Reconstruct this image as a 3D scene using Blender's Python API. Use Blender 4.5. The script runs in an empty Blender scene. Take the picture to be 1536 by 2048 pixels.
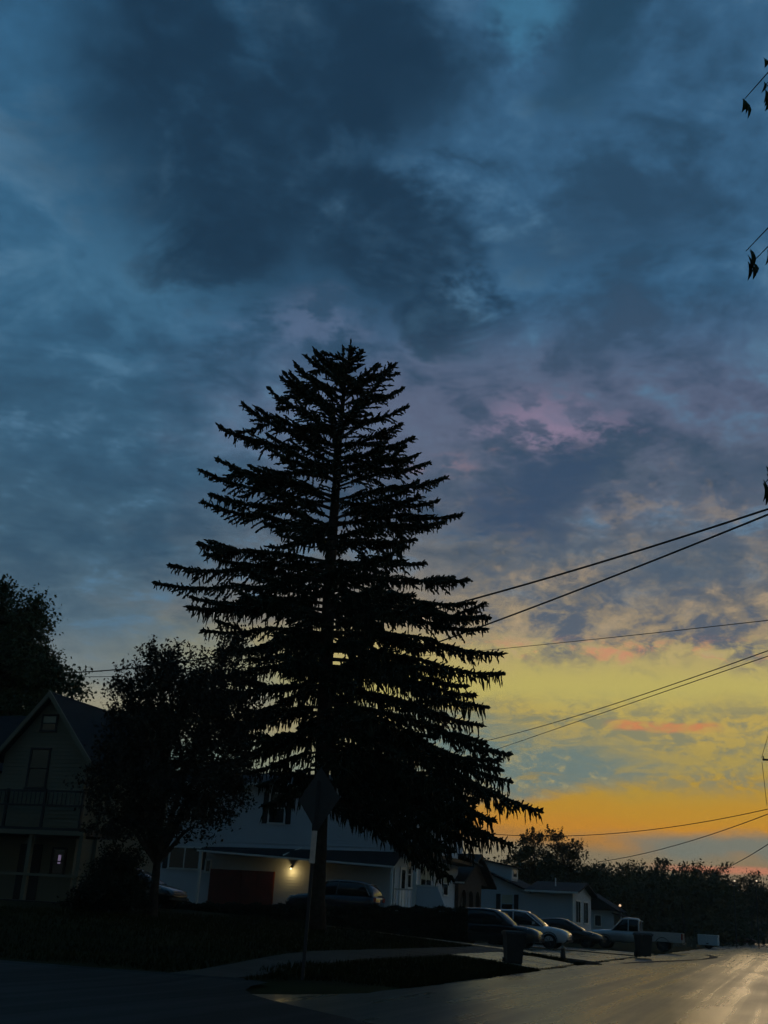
import bpy, math, random
import numpy as np
from mathutils import Vector, Matrix

SC = bpy.context.scene
COL = SC.collection
rad = math.radians

# ------------------------------------------------------------------ camera
PITCH, ROLL, EYE = rad(19.76), rad(3.3), 1.25
cp, sp, cr, sr = math.cos(PITCH), math.sin(PITCH), math.cos(ROLL), math.sin(ROLL)
cam_d = bpy.data.cameras.new('camera')
cam = bpy.data.objects.new('camera', cam_d); COL.objects.link(cam)
cam_d.sensor_fit = 'VERTICAL'; cam_d.sensor_height = 24.0; cam_d.lens = 26.25
cam_d.clip_start = 0.1; cam_d.clip_end = 3000
_r, _u, _f = Vector((1, 0, 0)), Vector((0, -sp, cp)), Vector((0, cp, sp))
_m = Matrix.Identity(4)
for i, a in enumerate((_r * cr + _u * sr, -_r * sr + _u * cr, -_f)):
    for j in range(3): _m[j][i] = a[j]
_m[2][3] = EYE
cam.matrix_world = _m
SC.camera = cam

# ------------------------------------------------------------------ sky
def lin(r, g, b):
    return tuple(((c / 255) / 12.92 if c / 255 <= 0.04045 else ((c / 255 + 0.055) / 1.055) ** 2.4) for c in (r, g, b))

world = bpy.data.worlds.new('World'); SC.world = world; world.use_nodes = True
WT = world.node_tree
WT.nodes.clear()

class S:                                   # a socket with arithmetic
    def __init__(self, s): self.s = s
    def _m(self, op, *o): return M(op, self, *o)
    def __add__(self, o): return M('ADD', self, o)
    __radd__ = __add__
    def __sub__(self, o): return M('SUBTRACT', self, o)
    def __rsub__(self, o): return M('SUBTRACT', o, self)
    def __mul__(self, o): return M('MULTIPLY', self, o)
    __rmul__ = __mul__
    def __truediv__(self, o): return M('DIVIDE', self, o)
TREE = WT
def put(sock, v):
    if isinstance(v, S): TREE.links.new(v.s, sock)
    else: sock.default_value = v
def M(op, *a):
    n = TREE.nodes.new('ShaderNodeMath'); n.operation = op
    for i, v in enumerate(a): put(n.inputs[i], v)
    return S(n.outputs[0])
def step(x, a, b, lo=0.0, hi=1.0):
    n = TREE.nodes.new('ShaderNodeMapRange'); n.interpolation_type = 'SMOOTHSTEP'
    for k, v in zip(('Value', 'From Min', 'From Max', 'To Min', 'To Max'), (x, a, b, lo, hi)): put(n.inputs[k], v)
    return S(n.outputs[0])
def vec(x, y, z=0.0):
    n = TREE.nodes.new('ShaderNodeCombineXYZ')
    for i, v in enumerate((x, y, z)): put(n.inputs[i], v)
    return S(n.outputs[0])
def noise(v, scale, detail=5, rough=0.55, dist=0.0):
    n = TREE.nodes.new('ShaderNodeTexNoise'); put(n.inputs['Vector'], v)
    for k, x in (('Scale', scale), ('Detail', detail), ('Roughness', rough), ('Distortion', dist)): n.inputs[k].default_value = x
    return S(n.outputs['Fac'])
def mixc(f, a, b, mode='MIX'):
    n = TREE.nodes.new('ShaderNodeMix'); n.data_type = 'RGBA'; n.blend_type = mode; n.clamp_factor = True
    put(n.inputs[0], f)
    for i, c in ((6, a), (7, b)):
        put(n.inputs[i], c if isinstance(c, S) else (*c, 1))
    return S(n.outputs[2])
def ramp(x, lo, hi, stops):
    n = TREE.nodes.new('ShaderNodeValToRGB'); cr_ = n.color_ramp; cr_.interpolation = 'B_SPLINE' if False else 'EASE'
    while len(cr_.elements) < len(stops): cr_.elements.new(0.5)
    for e, (p, c) in zip(cr_.elements, stops):
        e.position = (p - lo) / (hi - lo)
    for e, (p, c) in zip(cr_.elements, stops):
        e.color = (*lin(*c), 1)
    put(n.inputs[0], (x - lo) / (hi - lo))
    return S(n.outputs[0])

tc = WT.nodes.new('ShaderNodeTexCoord')
nv = WT.nodes.new('ShaderNodeVectorMath'); nv.operation = 'NORMALIZE'; WT.links.new(tc.outputs['Generated'], nv.inputs[0])
sx = WT.nodes.new('ShaderNodeSeparateXYZ'); WT.links.new(nv.outputs[0], sx.inputs[0])
dx, dy, dz = S(sx.outputs[0]), S(sx.outputs[1]), S(sx.outputs[2])
AZ = M('ARCTAN2', dx, dy) * 57.2958
EL = M('ARCSINE', dz) * 57.2958
zc = M('MAXIMUM', dz, 0.0) + 0.16
qx, qy = dx / zc, dy / zc                                     # a flat cloud layer overhead
Q = vec(qx, qy, 0.0)
W1 = noise(vec(AZ * 0.05, EL * 0.16, 3.0), 1.0, 3, 0.6)        # long horizontal streaks
W2 = noise(vec(AZ * 0.30, EL * 0.55, 9.0), 1.0, 4, 0.62)
ELW = EL + (W1 - 0.5) * 2.2 + (W2 - 0.5) * 1.3 * step(EL, 4, 9)
cool = ramp(ELW, 0, 46, [(0, (98, 104, 104)), (4.5, (96, 122, 122)), (7, (112, 134, 128)), (9, (148, 144, 122)), (10.4, (116, 126, 126)),
                         (13, (82, 106, 122)), (17, (60, 92, 115)), (22, (53, 90, 117)), (30, (54, 98, 130)), (45, (50, 96, 131))])
warm = ramp(ELW, 0, 32, [(0, (96, 98, 88)), (2.2, (108, 108, 94)), (3.4, (120, 116, 96)), (4.0, (170, 122, 62)), (4.6, (192, 132, 44)), (5.6, (184, 138, 46)),
                         (6.6, (172, 142, 58)), (7.6, (166, 148, 80)), (9.3, (180, 158, 86)), (11, (184, 172, 98)), (13.0, (178, 162, 106)), (14.2, (150, 136, 112)),
                         (17, (106, 110, 114)), (21, (86, 98, 118)), (25, (84, 96, 122)), (31, (54, 94, 127))])
WARM = step(AZ + (W2 - 0.5) * 12 + step(EL, 7, 13, -2.0, 4.0), -11.0, 5.0) * step(AZ, 55, 110, 1.0, 0.0)
sky = mixc(WARM, cool, warm)
# fine relief of the high grey layer
n_lo = noise(Q, 2.3, 3, 0.55)
n_md = noise(Q, 6.0, 4, 0.62, 0.5)
n_hi = noise(Q, 18.0, 4, 0.62)
high = step(EL + step(AZ, -12, 2, 4.0, 0.0), 12, 20)
rel = n_lo * 0.40 + n_md * 0.38 + n_hi * 0.22
sky = mixc(high * step(AZ + EL * 0.3, -10, 3, 0.62, 1.0) * step(rel, 0.40, 0.53, 0.80, 0.0), sky, lin(36, 67, 92))
sky = mixc(high * step(rel, 0.50, 0.62, 0.0, 0.72), sky, lin(86, 126, 156))
# lilac cloud lit from below by the sunset
def blob(az, el, ra, re, warp=0.9):
    ax = (AZ + (n_md - 0.5) * (ra * warp * 3.0) + (n_lo - 0.5) * ra * warp * 1.5 - az) / ra
    ey = (EL + (n_lo - 0.5) * (re * warp * 3.2) + (n_md - 0.5) * re * 1.6 + (n_hi - 0.5) * re * 1.2 - el) / re
    return step(M('SQRT', ax * ax + ey * ey), 0.15, 1.2, 1.0, 0.0)
sky = mixc(blob(6, 25.0, 13, 5.5) * step(rel, 0.44, 0.58, 0.15, 0.75), sky, lin(92, 102, 126))
sky = mixc(blob(8.5, 24.2, 4.2, 2.2) * step(n_hi, 0.42, 0.58, 0.10, 0.8), sky, lin(140, 124, 150))
sky = mixc(blob(-5.5, 28.8, 4, 1.8) * step(n_hi, 0.40, 0.60, 0.1, 0.6), sky, lin(92, 108, 138))
sky = mixc(blob(3.0, 22.4, 2.6, 1.0, 1.6) * step(n_hi, 0.45, 0.6, 0.0, 0.4), sky, lin(150, 122, 132))
sky = mixc(blob(-15.5, 29.5, 6.5, 3.6) * step(rel, 0.42, 0.58, 0.25, 0.8), sky, lin(66, 110, 140))
# the mottled layer between the grey deck and the yellow gap
mot = noise(vec(AZ * 0.36, EL * 0.62, 2.0), 1.0, 4, 0.62, 0.5)
shr = noise(vec(AZ * 0.30, EL * 1.0, 14.0), 1.0, 5, 0.68, 0.6)
mot2 = noise(vec(AZ * 0.9, EL * 1.5, 7.0), 1.0, 6, 0.72, 0.4)
band = step(EL + (mot2 - 0.5) * 4, 11.6, 13.4) * step(EL, 19, 25, 1.0, 0.0) * step(AZ, 0, 8) * step(AZ, 60, 100, 1.0, 0.0)
mm = mot * 0.6 + mot2 * 0.4
sky = mixc(band * step(mm, 0.40, 0.54, 0.95, 0.0), sky, lin(76, 92, 110))
sky = mixc(band * step(EL, 14, 19, 1.0, 0.35) * step(mm, 0.50, 0.66, 0.0, 0.8), sky, lin(182, 158, 124))
sky = mixc(band * step(M('ABSOLUTE', EL - 13.0), 0.0, 1.0, 1.0, 0.0) * step(shr, 0.50, 0.62) * step(mot2, 0.40, 0.60, 0.1, 0.85), sky, lin(200, 138, 108))
# dark ragged pieces under the deck
sky = mixc(blob(7.6, 20.4, 4.0, 2.6) * 0.9, sky, lin(50, 74, 102))
sky = mixc(blob(18.5, 22.0, 3.0, 1.8) * 0.6, sky, lin(60, 82, 106))
sky = mixc(blob(16.5, 17.2, 3.0, 1.2) * 0.6, sky, lin(66, 88, 108))
# cloud shreds across the yellow gap
low = step(EL, 5.8, 7.0) * step(EL, 9.6, 11.4, 1.0, 0.0) * WARM
sky = mixc(low * step(shr * 0.45 + mot2 * 0.55, 0.43, 0.58, 0.0, 0.9), sky, lin(122, 128, 106))
tl = step(AZ, 0, 3) * step(AZ, 11.0, 20.0, 1.0, 0.0) * step(EL - AZ * 0.19 + (W2 - 0.5) * 1.4, 4.0, 4.8) * step(EL + AZ * 0.20 + (mot2 - 0.5) * 4, 9.6, 11.6, 1.0, 0.0)
sky = mixc(tl * step(shr, 0.38, 0.54, 0.45, 0.95), sky, lin(96, 122, 122))
sky = mixc(tl * step(mot2, 0.50, 0.70, 0.0, 0.7), sky, lin(184, 166, 106))
sal = step(M('ABSOLUTE', EL - 9.45 + (AZ - 13.5) * 0.02 + (W2 - 0.5) * 0.8), 0.10, 0.34, 1.0, 0.0) * step(M('ABSOLUTE', AZ - 14.6), 1.6, 3.2, 1.0, 0.0)
sky = mixc(sal * step(mot2, 0.40, 0.56, 0.25, 0.9), sky, lin(206, 128, 84))
# the blue-grey bank close to the horizon
sky = mixc(step(M('ABSOLUTE', EL - 3.95 + (W1 - 0.5) * 1.0 + (W2 - 0.5) * 1.2), 0.20, 0.85, 1.0, 0.0) * step(AZ + (W2 - 0.5) * 8, 10.0, 16.0) * step(AZ, 40, 70, 1.0, 0.0) * 0.95, sky, lin(92, 116, 114))
sky = mixc(step(M('ABSOLUTE', EL - 2.85 + (W2 - 0.5) * 0.3), 0.05, 0.25, 1.0, 0.0) * step(AZ, 13, 16) * step(AZ, 40, 70, 1.0, 0.0) * 0.8, sky, lin(186, 118, 98))
# the big dark cloud
warpx, warpy = (n_md - 0.5) * 10.0 + (n_lo - 0.5) * 14.0, (n_lo - 0.5) * 9.0 + (n_md - 0.5) * 7.0 + (n_hi - 0.5) * 4.0
def lobe(az, el, ra, re):
    ax = (AZ + warpx - az) / ra; ey = (EL + warpy - el) / re
    return 1.0 - M('SQRT', ax * ax + ey * ey)
F = lobe(-9, 36.5, 9.5, 6.6)
for L_ in ((-15, 40.5, 7.5, 6.5), (-1, 33.5, 7.5, 4.2), (3.5, 30.6, 3.8, 2.6), (-4, 43, 8, 7), (-10.5, 32.3, 4.5, 3.0)):
    F = M('SMOOTH_MAX', F, lobe(*L_), 0.25)
big = step(F, -0.25, 0.55)
sky = mixc(big * step(rel, 0.44, 0.62, 0.97, 0.70), sky, lin(25, 52, 75))
sky = mixc(step(lobe(10.5, 41.8, 3.6, 3.2), -0.1, 0.7) * 0.7, sky, lin(33, 66, 90))
sky = mixc(step(lobe(12.5, 34.2, 7.5, 2.4), -0.1, 0.7) * 0.6, sky, lin(40, 70, 96))
sky = mixc(step(lobe(6.2, 43.2, 2.6, 2.2), 0.0, 0.8) * 0.6, sky, lin(66, 124, 158))
# dusk: the half of the sky away from the sunset is dimmer; below the horizon nothing shines
east = step(dy * 0.93 + dx * 0.36, -0.9, 0.55, 0.40, 1.0)
sky = mixc(1.0, sky, vec(east, east, east), 'MULTIPLY')
sky = mixc(step(EL, -3.0, -0.5, 1.0, 0.0), sky, lin(16, 16, 14))
ns = WT.nodes.new('ShaderNodeTexSky'); ns.sky_type = 'NISHITA'; ns.sun_disc = False
SUN_AZ, SUN_EL = rad(20), rad(1.0)
ns.sun_elevation = SUN_EL; ns.sun_rotation = SUN_AZ; ns.altitude = 200; ns.dust_density = 2.0
bg1 = WT.nodes.new('ShaderNodeBackground'); bg1.inputs[1].default_value = 1.0; WT.links.new(sky.s, bg1.inputs[0])
bg2 = WT.nodes.new('ShaderNodeBackground'); bg2.inputs[1].default_value = 0.004; WT.links.new(ns.outputs[0], bg2.inputs[0])
ad = WT.nodes.new('ShaderNodeAddShader'); WT.links.new(bg1.outputs[0], ad.inputs[0]); WT.links.new(bg2.outputs[0], ad.inputs[1])
wo = WT.nodes.new('ShaderNodeOutputWorld'); WT.links.new(ad.outputs[0], wo.inputs[0])
world.cycles.sampling_method = 'MANUAL'; world.cycles.sample_map_resolution = 512

# the sun has all but set behind the wooded rise
sd = bpy.data.lights.new('sun', 'SUN'); sd.energy = 0.12; sd.angle = rad(12); sd.color = (1.0, 0.72, 0.42)
so = bpy.data.objects.new('sun', sd); COL.objects.link(so)
so.rotation_euler = Vector((-math.sin(SUN_AZ) * math.cos(SUN_EL), -math.cos(SUN_AZ) * math.cos(SUN_EL), -math.sin(SUN_EL))).to_track_quat('-Z', 'Y').to_euler()
so.location = (40, 110, 30)
vs = SC.view_settings
vs.view_transform = 'Standard'; vs.look = 'None'; vs.exposure = 0.0; vs.gamma = 1.0; vs.use_curve_mapping = False
SC.cycles.use_denoising = True; SC.cycles.use_adaptive_sampling = True; SC.cycles.adaptive_threshold = 0.03; SC.cycles.adaptive_min_samples = 6
SC.cycles.max_bounces = 3; SC.cycles.diffuse_bounces = 2; SC.cycles.transparent_max_bounces = 4
#SKYONLY

# ------------------------------------------------------------------ materials
MATS = {}
def mat(name, col, rough=0.7, metal=0.0, spec=0.5, var=0.25, scale=3.0, bump=0.0, stretch=None, emit=None, es=0.0, coat=0.0, rvar=0.0):
    if name in MATS: return MATS[name]
    m = bpy.data.materials.new(name); m.use_nodes = True
    t = m.node_tree; b = t.nodes['Principled BSDF']
    b.inputs['Roughness'].default_value = rough; b.inputs['Metallic'].default_value = metal
    b.inputs['Specular IOR Level'].default_value = spec; b.inputs['Coat Weight'].default_value = coat
    co = t.nodes.new('ShaderNodeTexCoord'); mp = t.nodes.new('ShaderNodeMapping')
    t.links.new(co.outputs['Object'], mp.inputs[0])
    if stretch: mp.inputs['Scale'].default_value = stretch
    nz = t.nodes.new('ShaderNodeTexNoise'); nz.inputs['Scale'].default_value = scale; nz.inputs['Detail'].default_value = 5; nz.inputs['Roughness'].default_value = 0.6
    t.links.new(mp.outputs[0], nz.inputs[0])
    rp = t.nodes.new('ShaderNodeValToRGB')
    rp.color_ramp.elements[0].position = 0.3; rp.color_ramp.elements[1].position = 0.7
    rp.color_ramp.elements[0].color = (*[c * (1 - var) for c in col], 1); rp.color_ramp.elements[1].color = (*[min(1, c * (1 + var)) for c in col], 1)
    t.links.new(nz.outputs[0], rp.inputs[0]); t.links.new(rp.outputs[0], b.inputs['Base Color'])
    if rvar:
        mr = t.nodes.new('ShaderNodeMapRange'); mr.inputs['From Min'].default_value = 0.3; mr.inputs['From Max'].default_value = 0.7
        mr.inputs['To Min'].default_value = rough - rvar; mr.inputs['To Max'].default_value = rough + rvar
        t.links.new(nz.outputs[0], mr.inputs[0]); t.links.new(mr.outputs[0], b.inputs['Roughness'])
    if bump:
        n2 = t.nodes.new('ShaderNodeTexNoise'); n2.inputs['Scale'].default_value = scale * 12; n2.inputs['Detail'].default_value = 3
        t.links.new(mp.outputs[0], n2.inputs[0])
        bp = t.nodes.new('ShaderNodeBump'); bp.inputs['Strength'].default_value = bump; bp.inputs['Distance'].default_value = 0.02
        t.links.new(n2.outputs[0], bp.inputs['Height']); t.links.new(bp.outputs[0], b.inputs['Normal'])
    if emit:
        b.inputs['Emission Color'].default_value = (*emit, 1); b.inputs['Emission Strength'].default_value = es
    MATS[name] = m
    return m

mat('bark', (0.045, 0.035, 0.028), 0.95, var=0.4, scale=6, bump=0.6, spec=0.1)
mat('needles', (0.016, 0.026, 0.014), 0.85, var=0.4, scale=1.5, spec=0.12)
mat('leaf_green', (0.035, 0.055, 0.018), 0.7, var=0.45, scale=1.2, spec=0.2)
mat('leaf_dark', (0.030, 0.026, 0.018), 0.75, var=0.45, scale=1.2, spec=0.15)
mat('leaf_far', (0.060, 0.058, 0.026), 0.85, var=0.4, scale=0.35, spec=0.1)
mat('leaf_hedge', (0.012, 0.016, 0.009), 0.85, var=0.4, scale=2, spec=0.1)
mat('lawn', (0.016, 0.017, 0.004), 0.95, var=0.45, scale=0.9, bump=0.8, spec=0.05)
mat('soil', (0.022, 0.017, 0.012), 0.95, var=0.4, scale=3, bump=0.8, spec=0.1)
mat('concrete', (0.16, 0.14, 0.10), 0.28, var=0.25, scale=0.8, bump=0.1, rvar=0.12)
mat('dim_concrete', (0.034, 0.032, 0.025), 0.75, var=0.3, scale=1.2, bump=0.2, spec=0.2)  # same concrete darkened: the dimness of the pavement put into the colour
mat('white_siding', (0.56, 0.60, 0.64), 0.7, var=0.06, scale=0.6, spec=0.25)
mat('white_trim', (0.74, 0.74, 0.70), 0.6, var=0.08, scale=1)
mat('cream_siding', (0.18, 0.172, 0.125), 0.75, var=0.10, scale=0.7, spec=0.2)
mat('blue_siding', (0.46, 0.52, 0.55), 0.7, var=0.07, scale=0.6, spec=0.25)
mat('brick', (0.085, 0.060, 0.048), 0.85, var=0.3, scale=4, bump=0.4, spec=0.2)
mat('shingle', (0.014, 0.015, 0.019), 0.85, var=0.3, scale=2.5, bump=0.5, spec=0.25)
mat('dark_paint', (0.012, 0.013, 0.016), 0.6, var=0.2)
mat('red_paint', (0.13, 0.016, 0.008), 0.6, var=0.25, scale=2)
mat('glass', (0.012, 0.014, 0.018), 0.03, var=0.1, spec=0.6)
mat('blind', (0.42, 0.42, 0.32), 0.8, var=0.1)
mat('car_black', (0.010, 0.010, 0.012), 0.12, var=0.05, spec=0.55, coat=0.6)
mat('car_white', (0.55, 0.56, 0.58), 0.12, var=0.03, coat=0.6)
mat('car_blue', (0.018, 0.022, 0.036), 0.12, var=0.05, coat=0.5)
mat('car_silver', (0.42, 0.44, 0.45), 0.3, metal=0.3, var=0.04, coat=0.4)
mat('car_red', (0.12, 0.012, 0.010), 0.3, var=0.05, coat=0.5)
mat('rubber', (0.012, 0.012, 0.012), 0.85, var=0.2)
mat('chrome', (0.55, 0.55, 0.55), 0.18, metal=1.0, var=0.05)
mat('lamp_lens', (0.55, 0.55, 0.52), 0.15, var=0.05)
mat('tail_lens', (0.25, 0.012, 0.010), 0.2, var=0.05)
mat('tail_lit', (0.3, 0.02, 0.02), 0.3, var=0.0, emit=(1, 0.10, 0.10), es=1.2)
mat('bin_plastic', (0.014, 0.015, 0.015), 0.55, var=0.2)
mat('metal_grey', (0.03, 0.03, 0.033), 0.6, metal=0.2, var=0.15)
mat('sign_back', (0.014, 0.015, 0.019), 0.6, metal=0.2, var=0.25, scale=3)
mat('reflector', (0.85, 0.60, 0.48), 0.5, var=0.2, scale=8)
mat('cable', (0.016, 0.015, 0.015), 0.7, var=0.1)
mat('pole_wood', (0.05, 0.038, 0.028), 0.9, var=0.35, scale=3, bump=0.4, stretch=(4, 4, 0.4))
mat('bulb', (0.9, 0.8, 0.5), 0.4, var=0.0, emit=(1.0, 0.80, 0.34), es=4.0)
mat('bulb_far', (0.9, 0.6, 0.4), 0.4, var=0.0, emit=(1.0, 0.58, 0.32), es=0.9)
mat('bulb_dim', (0.9, 0.7, 0.5), 0.4, var=0.0, emit=(1.0, 0.70, 0.45), es=0.7)
mat('violet_pane', (0.3, 0.25, 0.4), 0.4, var=0.0, emit=(0.34, 0.26, 0.44), es=0.32)

def asphalt(name, col, r0, r1, spec=0.95):
    m = bpy.data.materials.new(name); m.use_nodes = True
    global TREE
    TREE = m.node_tree; b = TREE.nodes['Principled BSDF']
    co = TREE.nodes.new('ShaderNodeTexCoord'); s = TREE.nodes.new('ShaderNodeSeparateXYZ'); TREE.links.new(co.outputs['Object'], s.inputs[0])
    x, y = S(s.outputs[0]), S(s.outputs[1])           # x across the road, y along it
    track = noise(vec(x * 2.2, y * 0.02, 0.0), 1.0, 4, 0.6)
    patch = noise(vec(x * 0.5, y * 0.16, 5.0), 1.0, 5, 0.6)
    grit = noise(vec(x * 60, y * 60, 0.0), 1.0, 2, 0.5)
    wear = track * 0.6 + patch * 0.4
    put(b.inputs['Base Color'], mixc(step(wear, 0.36, 0.62), [c * 0.65 for c in col], [c * 1.35 for c in col]))
    put(b.inputs['Roughness'], step(wear, 0.36, 0.62, r0, r1))
    b.inputs['Specular IOR Level'].default_value = spec
    bp = TREE.nodes.new('ShaderNodeBump'); bp.inputs['Strength'].default_value = 0.12; bp.inputs['Distance'].default_value = 0.006
    put(bp.inputs['Height'], grit); TREE.links.new(bp.outputs[0], b.inputs['Normal'])
    MATS[name] = m
asphalt('asphalt', (0.080, 0.060, 0.034), 0.36, 0.24, 1.0)

asphalt('asphalt_dim', (0.016, 0.016, 0.014), 0.8, 0.65, 0.15)  # asphalt darkened and dulled: the blackness of the lower left put into its colour
# ------------------------------------------------------------------ mesh helpers
def link(name, me, m=None, parent=None, smooth=False, kind=None):
    o = bpy.data.objects.new(name, me); COL.objects.link(o)
    if m: me.materials.append(MATS[m])
    if parent: o.parent = parent
    if kind: o['kind'] = kind
    if smooth: me.polygons.foreach_set('use_smooth', [True] * len(me.polygons))
    return o
def tag(o, label, cat, group=None):
    o['label'] = label; o['category'] = cat
    if group: o['group'] = group
    return o
def thing(name, label, cat, loc=(0, 0, 0), rz=0.0, group=None):
    o = bpy.data.objects.new(name, None); COL.objects.link(o); o.location = loc; o.rotation_euler = (0, 0, rz)
    o.empty_display_size = 0.3
    return tag(o, label, cat, group)

class MB:
    def __init__(s): s.v = []; s.f = []
    def add(s, vs_, fs):
        k = len(s.v); s.v += [tuple(p) for p in vs_]; s.f += [tuple(i + k for i in f) for f in fs]; return s
    def box(s, x0, x1, y0, y1, z0, z1):
        return s.add([(x0, y0, z0), (x1, y0, z0), (x1, y1, z0), (x0, y1, z0), (x0, y0, z1), (x1, y0, z1), (x1, y1, z1), (x0, y1, z1)],
                     [(0, 3, 2, 1), (4, 5, 6, 7), (0, 1, 5, 4), (1, 2, 6, 5), (2, 3, 7, 6), (3, 0, 4, 7)])
    def prism(s, poly, axis, a, b):       # poly of 2-d points, extruded along axis from a to b
        n = len(poly)
        def P(p, t): return (t, p[0], p[1]) if axis == 'x' else (p[0], t, p[1]) if axis == 'y' else (p[0], p[1], t)
        vs_ = [P(p, a) for p in poly] + [P(p, b) for p in poly]
        return s.add(vs_, [tuple(range(n))[::-1], tuple(range(n, 2 * n))] + [(i, (i + 1) % n, n + (i + 1) % n, n + i) for i in range(n)])
    def hexa(s, p):                        # eight corners: bottom 4, top 4
        return s.add(p, [(0, 3, 2, 1), (4, 5, 6, 7), (0, 1, 5, 4), (1, 2, 6, 5), (2, 3, 7, 6), (3, 0, 4, 7)])
    def slab(s, a, b, c, d, th):           # a quad with thickness downwards
        q = [Vector(p) for p in (a, b, c, d)]; n = (q[1] - q[0]).cross(q[3] - q[0]).normalized()
        if n.z < 0: n = -n
        return s.hexa([p - n * th for p in q] + q)
    def tube(s, pts, rr, n=6, cap=True):
        pts = [Vector(p) for p in pts]; base = len(s.v)
        rr = rr if isinstance(rr, (list, tuple)) else [rr] * len(pts)
        up = Vector((0.31, 0.17, 0.94))
        for i, p in enumerate(pts):
            d = (pts[min(i + 1, len(pts) - 1)] - pts[max(i - 1, 0)]).normalized()
            a = d.cross(up)
            if a.length < 1e-3: a = d.cross(Vector((1, 0, 0)))
            a.normalize(); b = d.cross(a)
            for k in range(n):
                th = 2 * math.pi * k / n
                s.v.append(tuple(p + (a * math.cos(th) + b * math.sin(th)) * rr[i]))
        for i in range(len(pts) - 1):
            for k in range(n):
                k2 = (k + 1) % n
                s.f.append((base + i * n + k, base + i * n + k2, base + (i + 1) * n + k2, base + (i + 1) * n + k))
        if cap:
            s.f.append(tuple(base + k for k in range(n))[::-1]); s.f.append(tuple(base + (len(pts) - 1) * n + k for k in range(n)))
        return s
    def loft(s, rings, cap=True):
        base = len(s.v); n = len(rings[0])
        for r in rings: s.v += [tuple(p) for p in r]
        for i in range(len(rings) - 1):
            for k in range(n):
                k2 = (k + 1) % n
                s.f.append((base + i * n + k, base + i * n + k2, base + (i + 1) * n + k2, base + (i + 1) * n + k))
        if cap:
            s.f.append(tuple(base + k for k in range(n))[::-1]); s.f.append(tuple(base + (len(rings) - 1) * n + k for k in range(n)))
        return s
    def sphere(s, c, r, n=8, m=6):
        rings = []
        for i in range(m + 1):
            th = math.pi * (0.02 + 0.96 * i / m)
            rings.append([(c[0] + r * math.sin(th) * math.cos(2 * math.pi * k / n), c[1] + r * math.sin(th) * math.sin(2 * math.pi * k / n), c[2] - r * math.cos(th)) for k in range(n)])
        return s.loft(rings)
    def mesh(s, name):
        me = bpy.data.meshes.new(name); me.from_pydata(s.v, [], s.f); me.update(); return me
    def build(s, name, m, parent=None, smooth=False, kind=None): return link(name, s.mesh(name), m, parent, smooth, kind)

def np_mesh(name, V, Fq):                  # V (n,3), Fq (m,k) array of equal-size faces
    me = bpy.data.meshes.new(name); k = Fq.shape[1]
    me.vertices.add(len(V)); me.vertices.foreach_set('co', V.astype(np.float32).ravel())
    me.loops.add(Fq.size); me.loops.foreach_set('vertex_index', Fq.astype(np.int32).ravel())
    me.polygons.add(len(Fq)); me.polygons.foreach_set('loop_start', np.arange(0, Fq.size, k, dtype=np.int32))
    me.update(calc_edges=True); return me

def spindles(name, P, D, L, Rr, rng):      # needle-clad twigs: three-sided ragged spindles
    P, D, L, Rr = np.array(P), np.array(D), np.array(L), np.array(Rr)
    n = len(P); D = D / np.linalg.norm(D, axis=1, keepdims=True)
    ref = np.where(np.abs(D[:, 2:3]) > 0.8, np.array([[1.0, 0, 0]]), np.array([[0, 0, 1.0]]))
    A = np.cross(D, ref); A /= np.linalg.norm(A, axis=1, keepdims=True); B = np.cross(D, A)
    ts = np.array([0.0, 0.22, 0.48, 0.74, 1.0]); prof = np.array([0.35, 1.0, 0.85, 0.75, 0.06])
    V = np.zeros((n, 5, 3, 3)); ph = rng.uniform(0, 6.28, n)
    for i in range(5):
        c = P + D * (L * ts[i])[:, None]
        for k in range(3):
            th = ph + 2.094 * k + i * 0.9
            r = Rr * prof[i] * rng.uniform(0.55, 1.45, n)
            V[:, i, k] = c + (A * np.cos(th)[:, None] + B * np.sin(th)[:, None]) * r[:, None]
    idx = (np.arange(n) * 15)[:, None, None, None]
    F = []
    for i in range(4):
        for k in range(3):
            k2 = (k + 1) % 3
            F.append([i * 3 + k, i * 3 + k2, (i + 1) * 3 + k2, (i + 1) * 3 + k])
    F = np.array(F)[None] + (np.arange(n) * 15)[:, None, None]
    return np_mesh(name, V.reshape(-1, 3), F.reshape(-1, 4))

def leaves_mesh(name, C, size, rng, aspect=0.62, droop=0.0):
    C = np.array(C); n = len(C)
    a = rng.normal(size=(n, 3)); a[:, 2] -= droop; a /= np.linalg.norm(a, axis=1, keepdims=True)
    b = rng.normal(size=(n, 3)); b -= a * (a * b).sum(1, keepdims=True); b /= np.linalg.norm(b, axis=1, keepdims=True)
    c = np.cross(a, b); s = (np.asarray(size) * rng.uniform(0.6, 1.3, n))[:, None]
    V = np.stack([C - a * s * 0.5, C + b * s * aspect * 0.5 + c * s * 0.12, C + a * s * 0.5, C - b * s * aspect * 0.5 + c * s * 0.12], 1)
    F = np.arange(n * 4).reshape(n, 4)
    return np_mesh(name, V.reshape(-1, 3), F)

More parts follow.
